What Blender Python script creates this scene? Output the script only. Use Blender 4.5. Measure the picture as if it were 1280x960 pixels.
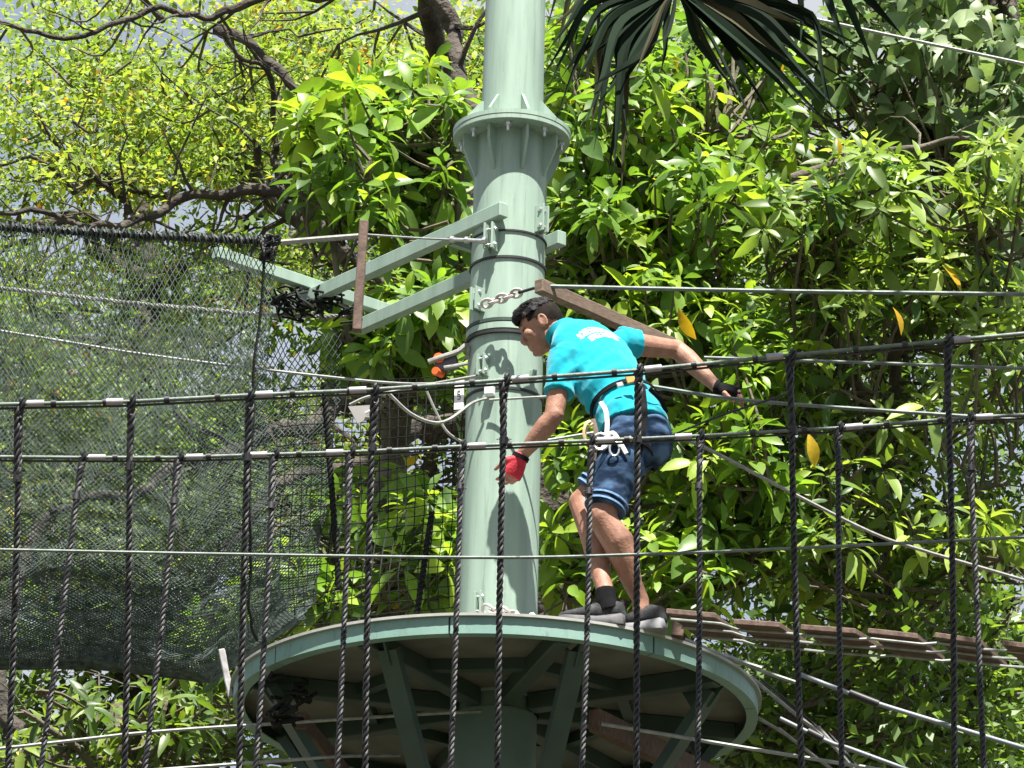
import bpy, bmesh, math, random
import numpy as np
from mathutils import Vector, Matrix, noise

# ------------------------------------------------------------------ scene, camera, light
for o in list(bpy.data.objects):
    bpy.data.objects.remove(o, do_unlink=True)
SC = bpy.context.scene
COL = SC.collection
random.seed(7)
RNG = np.random.default_rng(11)

FPX, W, H = 6000.0, 1280.0, 960.0          # focal length in photo pixels
PITCH, ROLL = math.radians(21.0), math.radians(1.6)
CAM = Vector((0, 0, 1.6))
_f = Vector((0, math.cos(PITCH), math.sin(PITCH)))
_u0 = Vector((0, -math.sin(PITCH), math.cos(PITCH)))
_r0 = Vector((1, 0, 0))
_r = _r0 * math.cos(ROLL) + _u0 * math.sin(ROLL)
_u = -_r0 * math.sin(ROLL) + _u0 * math.cos(ROLL)
cd = bpy.data.cameras.new('camera')
cam = bpy.data.objects.new('camera', cd)
COL.objects.link(cam)
cd.sensor_width = 36.0
cd.lens = 36.0 * FPX / W
cd.clip_start, cd.clip_end = 0.1, 2000
cam.matrix_world = Matrix(((_r.x, _u.x, -_f.x, CAM.x), (_r.y, _u.y, -_f.y, CAM.y), (_r.z, _u.z, -_f.z, CAM.z), (0, 0, 0, 1)))
SC.camera = cam

SUN_EL, SUN_AZ = math.radians(66), math.radians(12)      # behind the camera, a little to the right
S_DIR = Vector((math.sin(SUN_AZ) * math.cos(SUN_EL), -math.cos(SUN_AZ) * math.cos(SUN_EL), math.sin(SUN_EL)))
world = bpy.data.worlds.new('World')
SC.world = world
world.use_nodes = True
wn = world.node_tree
wn.nodes.clear()
sky = wn.nodes.new('ShaderNodeTexSky')
sky.sky_type = 'NISHITA'
sky.sun_disc = False
sky.sun_elevation = SUN_EL
sky.sun_rotation = math.pi - SUN_AZ
sky.dust_density = 1.2
sky.air_density = 1.0
bg = wn.nodes.new('ShaderNodeBackground')
bg.inputs['Strength'].default_value = 0.05
wo = wn.nodes.new('ShaderNodeOutputWorld')
wtc = wn.nodes.new('ShaderNodeTexCoord')
wnz = wn.nodes.new('ShaderNodeTexNoise')
wnz.inputs['Scale'].default_value = 5.0
wnz.inputs['Detail'].default_value = 6.0
wn.links.new(wtc.outputs['Generated'], wnz.inputs['Vector'])
wrp = wn.nodes.new('ShaderNodeValToRGB')
wrp.color_ramp.elements[0].position = 0.43
wrp.color_ramp.elements[1].position = 0.66
wrp.color_ramp.elements[0].color = (.4, .4, .4, 1)
wrp.color_ramp.elements[1].color = (.95, .95, .95, 1)
wn.links.new(wnz.outputs[0], wrp.inputs[0])
wmx = wn.nodes.new('ShaderNodeMix')
wmx.data_type = 'RGBA'
wmx.inputs['B'].default_value = (4.8, 5.0, 5.3, 1)        # sunlit thin cloud
wn.links.new(wrp.outputs[0], wmx.inputs['Factor'])
wn.links.new(sky.outputs[0], wmx.inputs['A'])
wn.links.new(wmx.outputs['Result'], bg.inputs['Color'])
wn.links.new(bg.outputs[0], wo.inputs['Surface'])
sl = bpy.data.lights.new('sun', 'SUN')
sl.energy = 5.0
sl.angle = math.radians(0.53)
sl.color = (1.0, 0.955, 0.88)
so = bpy.data.objects.new('sun', sl)
COL.objects.link(so)
so.rotation_euler = S_DIR.to_track_quat('Z', 'Y').to_euler()
so.location = (4, -10, 30)
SC.view_settings.view_transform = 'Standard'
SC.view_settings.look = 'None'
SC.view_settings.gamma = 1.0
SC.view_settings.exposure = 1.6
SC.render.engine = 'CYCLES'
SC.cycles.max_bounces = 7
SC.cycles.diffuse_bounces = 4
SC.cycles.transmission_bounces = 4


# ------------------------------------------------------------------ pixel helpers
def ray(px, py):
    return (_f + _r * ((px - W / 2) / FPX) + _u * ((H / 2 - py) / FPX)).normalized()


def P(px, py, Y):
    d = ray(px, py)
    return CAM + d * ((Y - CAM.y) / d.y)


def PZ(px, py, z):
    d = ray(px, py)
    return CAM + d * ((z - CAM.z) / d.z)


def project(pts):
    v = np.asarray(pts) - np.array(CAM)
    z = v @ np.array(_f)
    return W / 2 + FPX * (v @ np.array(_r)) / z, H / 2 - FPX * (v @ np.array(_u)) / z


YP = 20.15                                   # distance of the tower pole
AX = lambda py: 643.0 - 0.0284 * (py - 50)   # its axis in the photograph
XP = P(AX(870), 870, YP).x


# ------------------------------------------------------------------ materials
MATS = {}


def mat(name, col, rough=0.6, col2=None, scale=8.0, metal=0.0, bump=0.0, bscale=60.0, stretch=None, spec=0.4, detail=5.0, lo=0.35, hi=0.7):
    if name in MATS:
        return MATS[name]
    m = bpy.data.materials.new(name)
    m.use_nodes = True
    nt = m.node_tree
    b = nt.nodes['Principled BSDF']
    b.inputs['Roughness'].default_value = rough
    b.inputs['Metallic'].default_value = metal
    b.inputs['Specular IOR Level'].default_value = spec
    tc = nt.nodes.new('ShaderNodeTexCoord')
    src = tc.outputs['Object']
    if stretch:
        mp = nt.nodes.new('ShaderNodeMapping')
        mp.inputs['Scale'].default_value = stretch
        nt.links.new(src, mp.inputs[0])
        src = mp.outputs[0]
    if col2:
        n = nt.nodes.new('ShaderNodeTexNoise')
        n.inputs['Scale'].default_value = scale
        n.inputs['Detail'].default_value = detail
        nt.links.new(src, n.inputs['Vector'])
        r = nt.nodes.new('ShaderNodeValToRGB')
        r.color_ramp.elements[0].position = lo
        r.color_ramp.elements[1].position = hi
        r.color_ramp.elements[0].color = (*col, 1)
        r.color_ramp.elements[1].color = (*col2, 1)
        nt.links.new(n.outputs[0], r.inputs[0])
        nt.links.new(r.outputs[0], b.inputs['Base Color'])
    else:
        b.inputs['Base Color'].default_value = (*col, 1)
    if bump:
        n2 = nt.nodes.new('ShaderNodeTexNoise')
        n2.inputs['Scale'].default_value = bscale
        n2.inputs['Detail'].default_value = 4
        nt.links.new(src, n2.inputs['Vector'])
        bp = nt.nodes.new('ShaderNodeBump')
        bp.inputs['Strength'].default_value = bump
        bp.inputs['Distance'].default_value = 0.05 if 'bark' in name else 0.01
        nt.links.new(n2.outputs[0], bp.inputs['Height'])
        nt.links.new(bp.outputs[0], b.inputs['Normal'])
    MATS[name] = m
    return m


def leaf_mat(name, trans=0.4, rough=0.42, tcol=(1.5, 1.55, 0.55), spec=0.45):
    if name in MATS:
        return MATS[name]
    m = bpy.data.materials.new(name)
    m.use_nodes = True
    nt = m.node_tree
    b = nt.nodes['Principled BSDF']
    b.inputs['Roughness'].default_value = rough
    b.inputs['Specular IOR Level'].default_value = spec
    a = nt.nodes.new('ShaderNodeAttribute')
    a.attribute_name = 'tint'
    tc = nt.nodes.new('ShaderNodeTexCoord')
    n = nt.nodes.new('ShaderNodeTexNoise')
    n.inputs['Scale'].default_value = 9
    mr = nt.nodes.new('ShaderNodeMapRange')
    mr.inputs['To Min'].default_value = 0.75
    mr.inputs['To Max'].default_value = 1.25
    nt.links.new(tc.outputs['Object'], n.inputs['Vector'])
    nt.links.new(n.outputs[0], mr.inputs['Value'])
    mu = nt.nodes.new('ShaderNodeVectorMath')
    mu.operation = 'SCALE'
    nt.links.new(a.outputs['Color'], mu.inputs[0])
    nt.links.new(mr.outputs[0], mu.inputs['Scale'])
    nt.links.new(mu.outputs[0], b.inputs['Base Color'])
    mu2 = nt.nodes.new('ShaderNodeVectorMath')
    mu2.operation = 'MULTIPLY'
    mu2.inputs[1].default_value = tcol
    nt.links.new(mu.outputs[0], mu2.inputs[0])
    t = nt.nodes.new('ShaderNodeBsdfTranslucent')
    nt.links.new(mu2.outputs[0], t.inputs['Color'])
    mx = nt.nodes.new('ShaderNodeMixShader')
    mx.inputs[0].default_value = trans
    nt.links.new(b.outputs[0], mx.inputs[1])
    nt.links.new(t.outputs[0], mx.inputs[2])
    nt.links.new(mx.outputs[0], nt.nodes['Material Output'].inputs['Surface'])
    MATS[name] = m
    return m


M_PAINT = mat('green_grey_paint', (0.215, 0.298, 0.246), 0.45, (0.28, 0.375, 0.31), 3.0, lo=.3, hi=.62, detail=8, stretch=(6, 6, 0.6), bump=0.03, bscale=90)
def add_grime(m, col, scale, lo, hi, amount):
    nt_ = m.node_tree
    b = nt_.nodes['Principled BSDF']
    old_ = b.inputs['Base Color'].links[0].from_socket
    tc_ = nt_.nodes.new('ShaderNodeTexCoord')
    mp_ = nt_.nodes.new('ShaderNodeMapping')
    mp_.inputs['Scale'].default_value = scale
    nz_ = nt_.nodes.new('ShaderNodeTexNoise')
    nz_.inputs['Scale'].default_value = 4.0
    nz_.inputs['Detail'].default_value = 9.0
    nz_.inputs['Roughness'].default_value = .7
    rp_ = nt_.nodes.new('ShaderNodeValToRGB')
    rp_.color_ramp.elements[0].position, rp_.color_ramp.elements[1].position = lo, hi
    rp_.color_ramp.elements[0].color, rp_.color_ramp.elements[1].color = (0, 0, 0, 1), (amount, amount, amount, 1)
    mx_ = nt_.nodes.new('ShaderNodeMix')
    mx_.data_type = 'RGBA'
    nt_.links.new(tc_.outputs['Object'], mp_.inputs[0])
    nt_.links.new(mp_.outputs[0], nz_.inputs['Vector'])
    nt_.links.new(nz_.outputs[0], rp_.inputs[0])
    nt_.links.new(rp_.outputs[0], mx_.inputs['Factor'])
    nt_.links.new(old_, mx_.inputs['A'])
    mx_.inputs['B'].default_value = (*col, 1)
    nt_.links.new(mx_.outputs['Result'], b.inputs['Base Color'])


add_grime(M_PAINT, (.11, .13, .09), (9, 9, .55), .55, .72, .55)
add_grime(M_PAINT, (.36, .42, .36), (14, 14, 10), .60, .70, .5)
M_DECKPAINT = mat('platform_paint', (0.15, 0.27, 0.235), 0.5, (0.20, 0.32, 0.28), 5.0, bump=0.03)
add_grime(M_DECKPAINT, (.09, .12, .09), (5, 5, 2), .55, .7, .6)
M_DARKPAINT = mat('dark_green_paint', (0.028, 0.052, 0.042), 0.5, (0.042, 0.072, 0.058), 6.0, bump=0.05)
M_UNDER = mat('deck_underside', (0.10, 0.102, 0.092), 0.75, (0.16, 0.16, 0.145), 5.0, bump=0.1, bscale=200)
M_DECKTOP = mat('deck_top', (0.27, 0.28, 0.26), 0.7, (0.36, 0.36, 0.34), 9.0, bump=0.1)
M_STEEL = mat('galvanised_steel', (0.55, 0.57, 0.58), 0.35, (0.7, 0.7, 0.7), 40, metal=0.75, bump=0.05)
M_CABLE = mat('steel_cable', (0.095, 0.12, 0.108), 0.5, (0.17, 0.195, 0.18), 30, metal=0.2, bump=0.3, bscale=300)
M_CABLEW = mat('bright_cable', (0.30, 0.315, 0.30), 0.55, (0.17, 0.185, 0.17), 25, metal=0.1, bump=0.2, bscale=250)
M_SLEEVE = mat('alloy_sleeve', (0.27, 0.26, 0.28), 0.45, (0.36, 0.35, 0.37), 30, metal=0.3)
M_ROPE = mat('black_rope', (0.007, 0.007, 0.008), 0.42, (0.016, 0.016, 0.018), 30, bump=0.3, bscale=500, spec=0.45)
M_ROPE2 = mat('grey_rope', (0.20, 0.20, 0.185), 0.85, (0.30, 0.30, 0.28), 50, bump=0.3, bscale=300)
M_TAPE = mat('black_tape', (0.02, 0.02, 0.022), 0.5)
M_NET = mat('net_cord', (0.038, 0.054, 0.048), 0.8, (0.10, 0.128, 0.116), 30, spec=.15)
M_NETB = mat('black_net_cord', (0.012, 0.014, 0.013), 0.6, (0.016, 0.018, 0.016), 20, spec=.1)
M_WOOD = mat('weathered_timber', (0.12, 0.085, 0.062), 0.8, (0.20, 0.145, 0.105), 9, stretch=(3, 3, 14), bump=0.25, bscale=30)
M_WOODR = mat('red_brown_timber', (0.075, 0.048, 0.036), 0.8, (0.15, 0.10, 0.078), 9, stretch=(3, 14, 3), bump=0.25, bscale=30)
M_BARK = mat('bark', (0.028, 0.025, 0.021), 0.95, (0.10, 0.085, 0.068), 5, bump=0.9, bscale=22)
M_BARKL = mat('pale_bark', (0.07, 0.06, 0.047), 0.95, (0.17, 0.15, 0.115), 5, bump=0.6, bscale=14)
M_TWIG = mat('twig_bark', (0.06, 0.055, 0.035), 0.85, (0.13, 0.11, 0.07), 12, bump=0.3)
M_SKIN = mat('skin', (0.245, 0.125, 0.084), 0.55, (0.33, 0.178, 0.122), 22, bump=0.25, bscale=120, spec=.3)
MATS['skin'].node_tree.nodes['Principled BSDF'].inputs['Subsurface Weight'].default_value = 0.08
M_HAIR = mat('black_hair', (0.006, 0.005, 0.006), 0.55, (0.009, 0.008, 0.008), 60, bump=0.5, bscale=160, spec=0.18)
M_FADE = mat('cropped_hair', (0.010, 0.008, 0.007), 0.8, (0.024, 0.017, 0.014), 40, bump=0.5, bscale=400, spec=.1)
M_RED = mat('red_glove', (0.55, 0.03, 0.05), 0.65, (0.42, 0.02, 0.035), 40, bump=0.3, bscale=150)
M_BLACK = mat('black_fabric', (0.006, 0.006, 0.007), 0.9, (0.010, 0.010, 0.011), 40, bump=0.3, bscale=200, spec=0.12)
M_SHOE = mat('dark_grey_knit', (0.016, 0.017, 0.019), 0.8, (0.06, 0.062, 0.066), 30, bump=0.5, bscale=250, lo=0.45, hi=0.75)
M_SOLE = mat('grey_sole', (0.15, 0.155, 0.165), 0.6, (0.23, 0.235, 0.25), 30)
M_SOLED = mat('charcoal_sole', (0.055, 0.055, 0.058), 0.65, (0.09, 0.09, 0.095), 30)
M_ORANGE = mat('orange_plastic', (0.75, 0.13, 0.03), 0.4)
M_WHITE = mat('white_plastic', (0.75, 0.75, 0.74), 0.5, (0.68, 0.68, 0.67), 20)
M_WEB = mat('white_webbing', (0.68, 0.67, 0.62), 0.7, (0.58, 0.57, 0.52), 60, bump=0.2, bscale=300)
M_INK = mat('grey_ink', (0.12, 0.12, 0.13), 0.6)
M_EYE = mat('dark_eye', (0.012, 0.01, 0.009), 0.3)


# ------------------------------------------------------------------ object helpers
BASE = {}


def link(name, me, material=None, parent=None, smooth=True):
    """mesh given in world coordinates -> object (child of parent's thing, or top level with its origin at its foot)"""
    o = bpy.data.objects.new(name, me)
    COL.objects.link(o)
    n = len(me.vertices)
    co = np.empty(n * 3, dtype=np.float32)
    me.vertices.foreach_get('co', co)
    co = co.reshape(-1, 3)
    if parent is None:
        b = np.array([(co[:, 0].min() + co[:, 0].max()) / 2, (co[:, 1].min() + co[:, 1].max()) / 2, co[:, 2].min()])
        o.location = b
    else:
        b = BASE[parent.name]
        o.parent = parent
    BASE[o.name] = np.array(b)
    me.vertices.foreach_set('co', (co - b).astype(np.float32).ravel())
    if material:
        me.materials.append(material)
    if smooth and len(me.polygons):
        me.polygons.foreach_set('use_smooth', np.ones(len(me.polygons), dtype=bool))
        if len(me.polygons) < 30000:
            me.set_sharp_from_angle(angle=math.radians(50))
    me.update()
    return o


def thing(name, label, cat, loc, group=None):
    o = bpy.data.objects.new(name, None)
    o.empty_display_size = 0.1
    COL.objects.link(o)
    o.location = loc
    BASE[o.name] = np.array(loc)
    return tag(o, label, cat, group)


def tag(o, label, cat, group=None, kind=None):
    o['label'] = label
    o['category'] = cat
    if group:
        o['group'] = group
    if kind:
        o['kind'] = kind
    return o


class MB:
    def __init__(self):
        self.v, self.f = [], []

    def add(self, vs, fs):
        k = len(self.v)
        self.v += [tuple(p) for p in vs]
        self.f += [tuple(i + k for i in f) for f in fs]
        return self

    def mesh(self, name='m'):
        me = bpy.data.meshes.new(name)
        me.from_pydata(self.v, [], self.f)
        me.update()
        return me

    def build(self, name, material, parent=None, smooth=True, bevel=0):
        me = self.mesh(name)
        if bevel:
            bm = bmesh.new()
            bm.from_mesh(me)
            bmesh.ops.remove_doubles(bm, verts=bm.verts, dist=1e-6)
            bmesh.ops.bevel(bm, geom=[e for e in bm.edges if len(e.link_faces) == 2 and e.calc_face_angle() > 0.6], offset=bevel, segments=1, affect='EDGES', profile=0.7)
            bm.to_mesh(me)
            bm.free()
        return link(name, me, material, parent, smooth)

    # box from a centre, three axis vectors (half sizes included)
    def box(self, c, ax, ay, az):
        c, ax, ay, az = Vector(c), Vector(ax), Vector(ay), Vector(az)
        vs = [c + ax * i + ay * j + az * k for k in (-1, 1) for j in (-1, 1) for i in (-1, 1)]
        return self.add(vs, [(0, 2, 3, 1), (4, 5, 7, 6), (0, 1, 5, 4), (2, 6, 7, 3), (0, 4, 6, 2), (1, 3, 7, 5)])

    # rectangular bar between two points
    def bar(self, a, b, w, h, up=(0, 0, 1)):
        a, b = Vector(a), Vector(b)
        d = b - a
        L = d.length
        d.normalize()
        s = d.cross(Vector(up)).normalized()
        u = s.cross(d)
        return self.box((a + b) / 2, d * L / 2, s * w / 2, u * h / 2)

    def tube(self, pts, r, n=8, caps=True, xdir=None, round_caps=False):
        """r: number, list of numbers or list of (rx, ry)"""
        pts = [Vector(p) for p in pts]
        m = len(pts)
        R = [r] * m if not isinstance(r, (list, tuple)) else list(r)
        R = [(q, q) if not isinstance(q, (list, tuple)) else q for q in R]
        k0 = len(self.v)
        prev = None
        tans = []
        for i in range(m):
            t = (pts[min(i + 1, m - 1)] - pts[max(i - 1, 0)])
            tans.append(t.normalized() if t.length > 1e-9 else Vector((0, 0, 1)))
        frames = []
        for i in range(m):
            t = tans[i]
            if xdir is not None:
                x = Vector(xdir[i] if isinstance(xdir, list) else xdir)
            elif prev is None:
                x = Vector((0, 0, 1)).cross(t)
                if x.length < 0.05:
                    x = Vector((1, 0, 0))
            else:
                x = prev
            x = x - t * x.dot(t)
            x.normalize()
            prev = x
            frames.append((x, t.cross(x)))
        rings = [(pts[i], R[i], frames[i]) for i in range(m)]
        if round_caps:
            a, b = rings[0], rings[-1]
            ra, rb = min(a[1]), min(b[1])
            pre = [(a[0] - tans[0] * ra * s, (a[1][0] * c, a[1][1] * c), a[2]) for s, c in ((0.9, 0.35), (0.55, 0.8))]
            post = [(b[0] + tans[-1] * rb * s, (b[1][0] * c, b[1][1] * c), b[2]) for s, c in ((0.55, 0.8), (0.9, 0.35))]
            rings = pre + rings + post
        for c, (rx, ry), (x, y) in rings:
            for j in range(n):
                a = 2 * math.pi * j / n
                self.v.append(tuple(c + x * (rx * math.cos(a)) + y * (ry * math.sin(a))))
        q = len(rings)
        for i in range(q - 1):
            for j in range(n):
                a, b = k0 + i * n + j, k0 + i * n + (j + 1) % n
                self.f.append((a, b, b + n, a + n))
        if caps:
            self.f.append(tuple(k0 + j for j in range(n))[::-1])
            self.f.append(tuple(k0 + (q - 1) * n + j for j in range(n)))
        return self

    def ellipsoid(self, c, ax, ay, az, nu=16, nv=10):
        c, ax, ay, az = Vector(c), Vector(ax), Vector(ay), Vector(az)
        vs, fs = [c - az], []
        for i in range(1, nv):
            ph = -math.pi / 2 + math.pi * i / nv
            for j in range(nu):
                th = 2 * math.pi * j / nu
                vs.append(c + (ax * math.cos(th) + ay * math.sin(th)) * math.cos(ph) + az * math.sin(ph))
        vs.append(c + az)
        for j in range(nu):
            fs.append((0, 1 + (j + 1) % nu, 1 + j))
            b = 1 + (nv - 2) * nu
            fs.append((len(vs) - 1, b + j, b + (j + 1) % nu))
        for i in range(nv - 2):
            for j in range(nu):
                a, b = 1 + i * nu + j, 1 + i * nu + (j + 1) % nu
                fs.append((a, b, b + nu, a + nu))
        return self.add(vs, fs)

    # lathe about the vertical axis through (x, y): profile [(r, z)], closed loop if wanted
    def lathe(self, x, y, prof, n=48, closed=False):
        k0 = len(self.v)
        for r, z in prof:
            for j in range(n):
                a = 2 * math.pi * j / n
                self.v.append((x + r * math.cos(a), y + r * math.sin(a), z))
        m = len(prof)
        for i in range(m if closed else m - 1):
            for j in range(n):
                a, b = k0 + i * n + j, k0 + i * n + (j + 1) % n
                c, d = k0 + ((i + 1) % m) * n + (j + 1) % n, k0 + ((i + 1) % m) * n + j
                self.f.append((a, b, c, d))
        if not closed:
            self.f.append(tuple(k0 + j for j in range(n))[::-1])
            self.f.append(tuple(k0 + (m - 1) * n + j for j in range(n)))
        return self

    def twist(self, pts, R, pitch, strands=3, n=5, seg=9, phase=0.0):
        """a laid rope: helical strands around a path"""
        pts = [Vector(p) for p in pts]
        L = [0]
        for i in range(len(pts) - 1):
            L.append(L[-1] + (pts[i + 1] - pts[i]).length)
        N = max(4, int(L[-1] / pitch * seg))
        path = []
        k = 0
        for i in range(N + 1):
            s = L[-1] * i / N
            while k < len(L) - 2 and s > L[k + 1]:
                k += 1
            path.append((pts[k].lerp(pts[k + 1], (s - L[k]) / max(1e-9, L[k + 1] - L[k])), s))
        x = None
        fr = []
        for i in range(N + 1):
            t = (path[min(i + 1, N)][0] - path[max(i - 1, 0)][0]).normalized()
            if x is None:
                x = t.orthogonal()
            x = (x - t * x.dot(t)).normalized()
            fr.append((x.copy(), t.cross(x)))
        for q in range(strands):
            sp = []
            for i, (p, s) in enumerate(path):
                a = 2 * math.pi * (s / pitch + q / strands) + phase
                sp.append(p + (fr[i][0] * math.cos(a) + fr[i][1] * math.sin(a)) * R * 0.56)
            self.tube(sp, R * 0.47, n=n)
        return self


def spline(pts, n=8):
    """Catmull-Rom through points"""
    pts = [Vector(p) for p in pts]
    if len(pts) < 3:
        return [pts[0].lerp(pts[-1], i / n) for i in range(n + 1)]
    q = [pts[0] * 2 - pts[1]] + pts + [pts[-1] * 2 - pts[-2]]
    out = []
    for i in range(1, len(q) - 2):
        for k in range(n):
            t = k / n
            a, b, c, d = q[i - 1], q[i], q[i + 1], q[i + 2]
            out.append(0.5 * ((2 * b) + (c - a) * t + (2 * a - 5 * b + 4 * c - d) * t * t + (3 * b - a - 3 * c + d) * t ** 3))
    out.append(pts[-1])
    return out


def lin(a, b, t):
    return a + (b - a) * t


def interp(x, xs, ys):
    return float(np.interp(x, xs, ys))


# ------------------------------------------------------------------ ground
gm = bpy.data.meshes.new('ground')
N = 60
gx = np.linspace(-220, 220, N + 1)
gy = np.linspace(-120, 320, N + 1)
gv = [(x, y, 0.25 * noise.noise((x * .05, y * .05, 0)) * (1 if abs(x) + abs(y) > 8 else 0) - 0.02) for y in gy for x in gx]
gm.from_pydata(gv, [], [(j * (N + 1) + i, j * (N + 1) + i + 1, (j + 1) * (N + 1) + i + 1, (j + 1) * (N + 1) + i) for j in range(N) for i in range(N)])
go = link('ground', gm, mat('leaf_litter_ground', (0.04, 0.045, 0.022), 0.95, (0.075, 0.062, 0.042), 0.6, bump=0.6, bscale=6))  # ground tones darkened to include the shade of the trees
go['kind'] = 'structure'
go['label'] = 'grassy ground littered with dry leaves under the trees'

# ------------------------------------------------------------------ tower pole
R_LOW, R_UP, R_FL = 0.171, 0.140, 0.268


def zfront(py, r):
    return P(AX(py), py, YP - r).z


Z_DECK = PZ(AX(870), 870, 0).z if False else P(AX(870), 870, YP).z      # deck level on the axis
Z_FL = zfront(147, R_FL)                                               # underside of the flange
pole = thing('steel_pole', 'pale green steel tower pole with a bolted ring flange, rising through the round platform', 'pole', (XP, YP, 0))
m = MB()
MB().lathe(XP, YP, [(R_LOW + .012, -0.3), (R_LOW + .012, Z_DECK - .1), (R_LOW + 0.0, Z_DECK - .095), (R_LOW, Z_DECK - .03)], n=64).build('lower_shaft', mat('lower_pole_shaded_paint', (.10, .16, .135), .5, (.13, .19, .165), 4, bump=.05), pole)  # pole colour darkened below the deck to hold the platform's shade
m.lathe(XP, YP, [(R_LOW + 0.004, Z_DECK - .028), (R_LOW + .004, Z_DECK + 0.02), (R_LOW - .004, Z_FL - 0.3), (R_LOW - .006, Z_FL)], n=64)
m.build('pole_shaft', M_PAINT, pole)
MB().lathe(XP, YP, [(R_UP + .002, Z_FL + .05), (R_UP - .004, Z_FL + 1.2), (R_UP - .03, Z_FL + 4.5)], n=64).build('upper_shaft', M_PAINT, pole)
fl = MB().lathe(XP, YP, [(0.10, Z_FL), (R_FL - .002, Z_FL), (R_FL, Z_FL + .003), (R_FL, Z_FL + .02), (R_FL, Z_FL + .022), (0.10, Z_FL + .022)], n=72, closed=True).build('flange', M_PAINT, pole, smooth=False)
MB().lathe(XP, YP, [(0.10, Z_FL + .0235), (R_FL - .001, Z_FL + .0235), (R_FL + .002, Z_FL + .026), (R_FL + .002, Z_FL + .046), (0.10, Z_FL + .046)], n=72, closed=True).build('flange', M_PAINT, pole, smooth=False)
for k in range(8):
    a = math.radians(-90 - 27 + 45 * k)
    d = Vector((math.cos(a), math.sin(a), 0))
    t = Vector((-d.y, d.x, 0)) * 0.006
    O = Vector((XP, YP, Z_FL))
    for sgn, h, r0 in ((-1, 0.20, R_LOW - .012), (1, 0.13, R_UP - .004)):
        z0 = 0.0 if sgn < 0 else 0.046
        prof = [(r0, z0), (R_FL - .036, z0), (R_FL - .036, z0 + sgn * (.07 if sgn < 0 else .03)), (r0 + .014, z0 + sgn * h), (r0, z0 + sgn * h)]
        vs = [O + d * r + Vector((0, 0, z)) + s * t for s in (-1, 1) for r, z in prof]
        n = 5
        fs = [tuple(range(n))[::-1], tuple(range(n, 2 * n))] + [(i, (i + 1) % n, n + (i + 1) % n, n + i) for i in range(n)]
        MB().add(vs, fs).build('gusset', M_PAINT, fl, smooth=False)
    a2 = a + math.radians(22.5)
    c = O + Vector((math.cos(a2), math.sin(a2), 0)) * (R_FL - .04)
    b = MB()
    b.tube([c + Vector((0, 0, -.045)), c + Vector((0, 0, .06))], 0.0075, 8)
    b.tube([c + Vector((0, 0, -.018)), c + Vector((0, 0, -.0005))], 0.015, 6)
    b.tube([c + Vector((0, 0, .0465)), c + Vector((0, 0, .06))], 0.015, 6)
    b.build('bolt', M_STEEL, fl, smooth=False)
# clamp bands
for py, h, ex, ml in ((287, .008, .004, M_TAPE), (320, .011, .005, M_TAPE), (398, .016, .012, M_DARKPAINT), (405, .03, .010, M_PAINT), (412.5, .013, .014, M_TAPE), (484, .012, .006, M_TAPE)):
    z = zfront(py, R_LOW + ex)
    MB().lathe(XP, YP, [(R_LOW - .02, z - h / 2), (R_LOW + ex, z - h / 2), (R_LOW + ex, z + h / 2), (R_LOW - .02, z + h / 2)], n=64, closed=True).build('clamp_band', ml, pole, smooth=False)


def on_pole(px, py, out=0.0):
    """point of the shaft surface seen at a pixel, and its outward normal"""
    d = ray(px, py)
    a = d.x * d.x + d.y * d.y
    r = R_LOW
    bx, by = CAM.x - XP, CAM.y - YP
    b = 2 * (bx * d.x + by * d.y)
    c = bx * bx + by * by - r * r
    disc = max(0, b * b - 4 * a * c)
    t = (-b - math.sqrt(disc)) / (2 * a)
    p = CAM + d * t
    n = Vector((p.x - XP, p.y - YP, 0)).normalized()
    return p + n * out, n


def lug(px, py, w, h, depth, material=None, bolts=True):
    """clamp lug: two upright plates with bolts across"""
    p, n = on_pole(px, py)
    s = Vector((0, 0, 1)).cross(n)
    mb = MB()
    for k in (-1, 1):
        mb.box(p + n * (depth / 2 - .004) + s * (k * w * .33), n * depth / 2, s * .005, Vector((0, 0, h / 2)))
    o = mb.build('clamp_lug', material or M_PAINT, pole, smooth=False, bevel=.0015)
    if bolts:
        for dz in (-.3, .3):
            c = p + n * depth * .55 + Vector((0, 0, dz * h))
            bb = MB().tube([c - s * w * .6, c + s * w * .6], .006, 8)
            for e in (-1, 1):
                bb.tube([c + s * (e * w * .36), c + s * (e * w * .5)], .012, 6)
            bb.build('bolt', M_STEEL, o, smooth=False)
    return p, n


lug(617, 300, .055, .125, .07)
lug(673, 275, .05, .13, .05)
lug(602, 377, .045, .11, .065)
lug(606, 458, .05, .10, .045)
lug(602, 757, .04, .11, .05)
lug(664, 470, .02, .05, .03, bolts=False)
# label plate strapped to the pole and a small white block
p = P(574, 492, YP - .10)
s_ = Vector((0.96, -0.28, 0))
u_ = Vector((0, 0, 1))
lab = MB().box(p, s_ * .022, u_ * .075, s_.cross(u_) * .0015).build('label_plate', M_WHITE, pole, smooth=False)
mk = MB()
for i, (dx, dz, w, h) in enumerate(((0, .012, .006, .002), (.0, -.004, .006, .002), (-.006, .004, .002, .008), (.0, -.014, .007, .002), (.006, -.02, .002, .006), (0, -.028, .006, .002))):
    mk.box(p + s_ * dx + u_ * dz + s_.cross(u_) * .0035, s_ * w, u_ * h, s_.cross(u_) * .0008)
mk.build('label_print', M_INK, lab, smooth=False)
p, n = on_pole(614, 490)
MB().box(p + n * .02, n * .02, Vector((0, 0, 1)).cross(n) * .02, Vector((0, 0, .022))).build('junction_block', M_WHITE, pole, smooth=False, bevel=.003)

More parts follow.
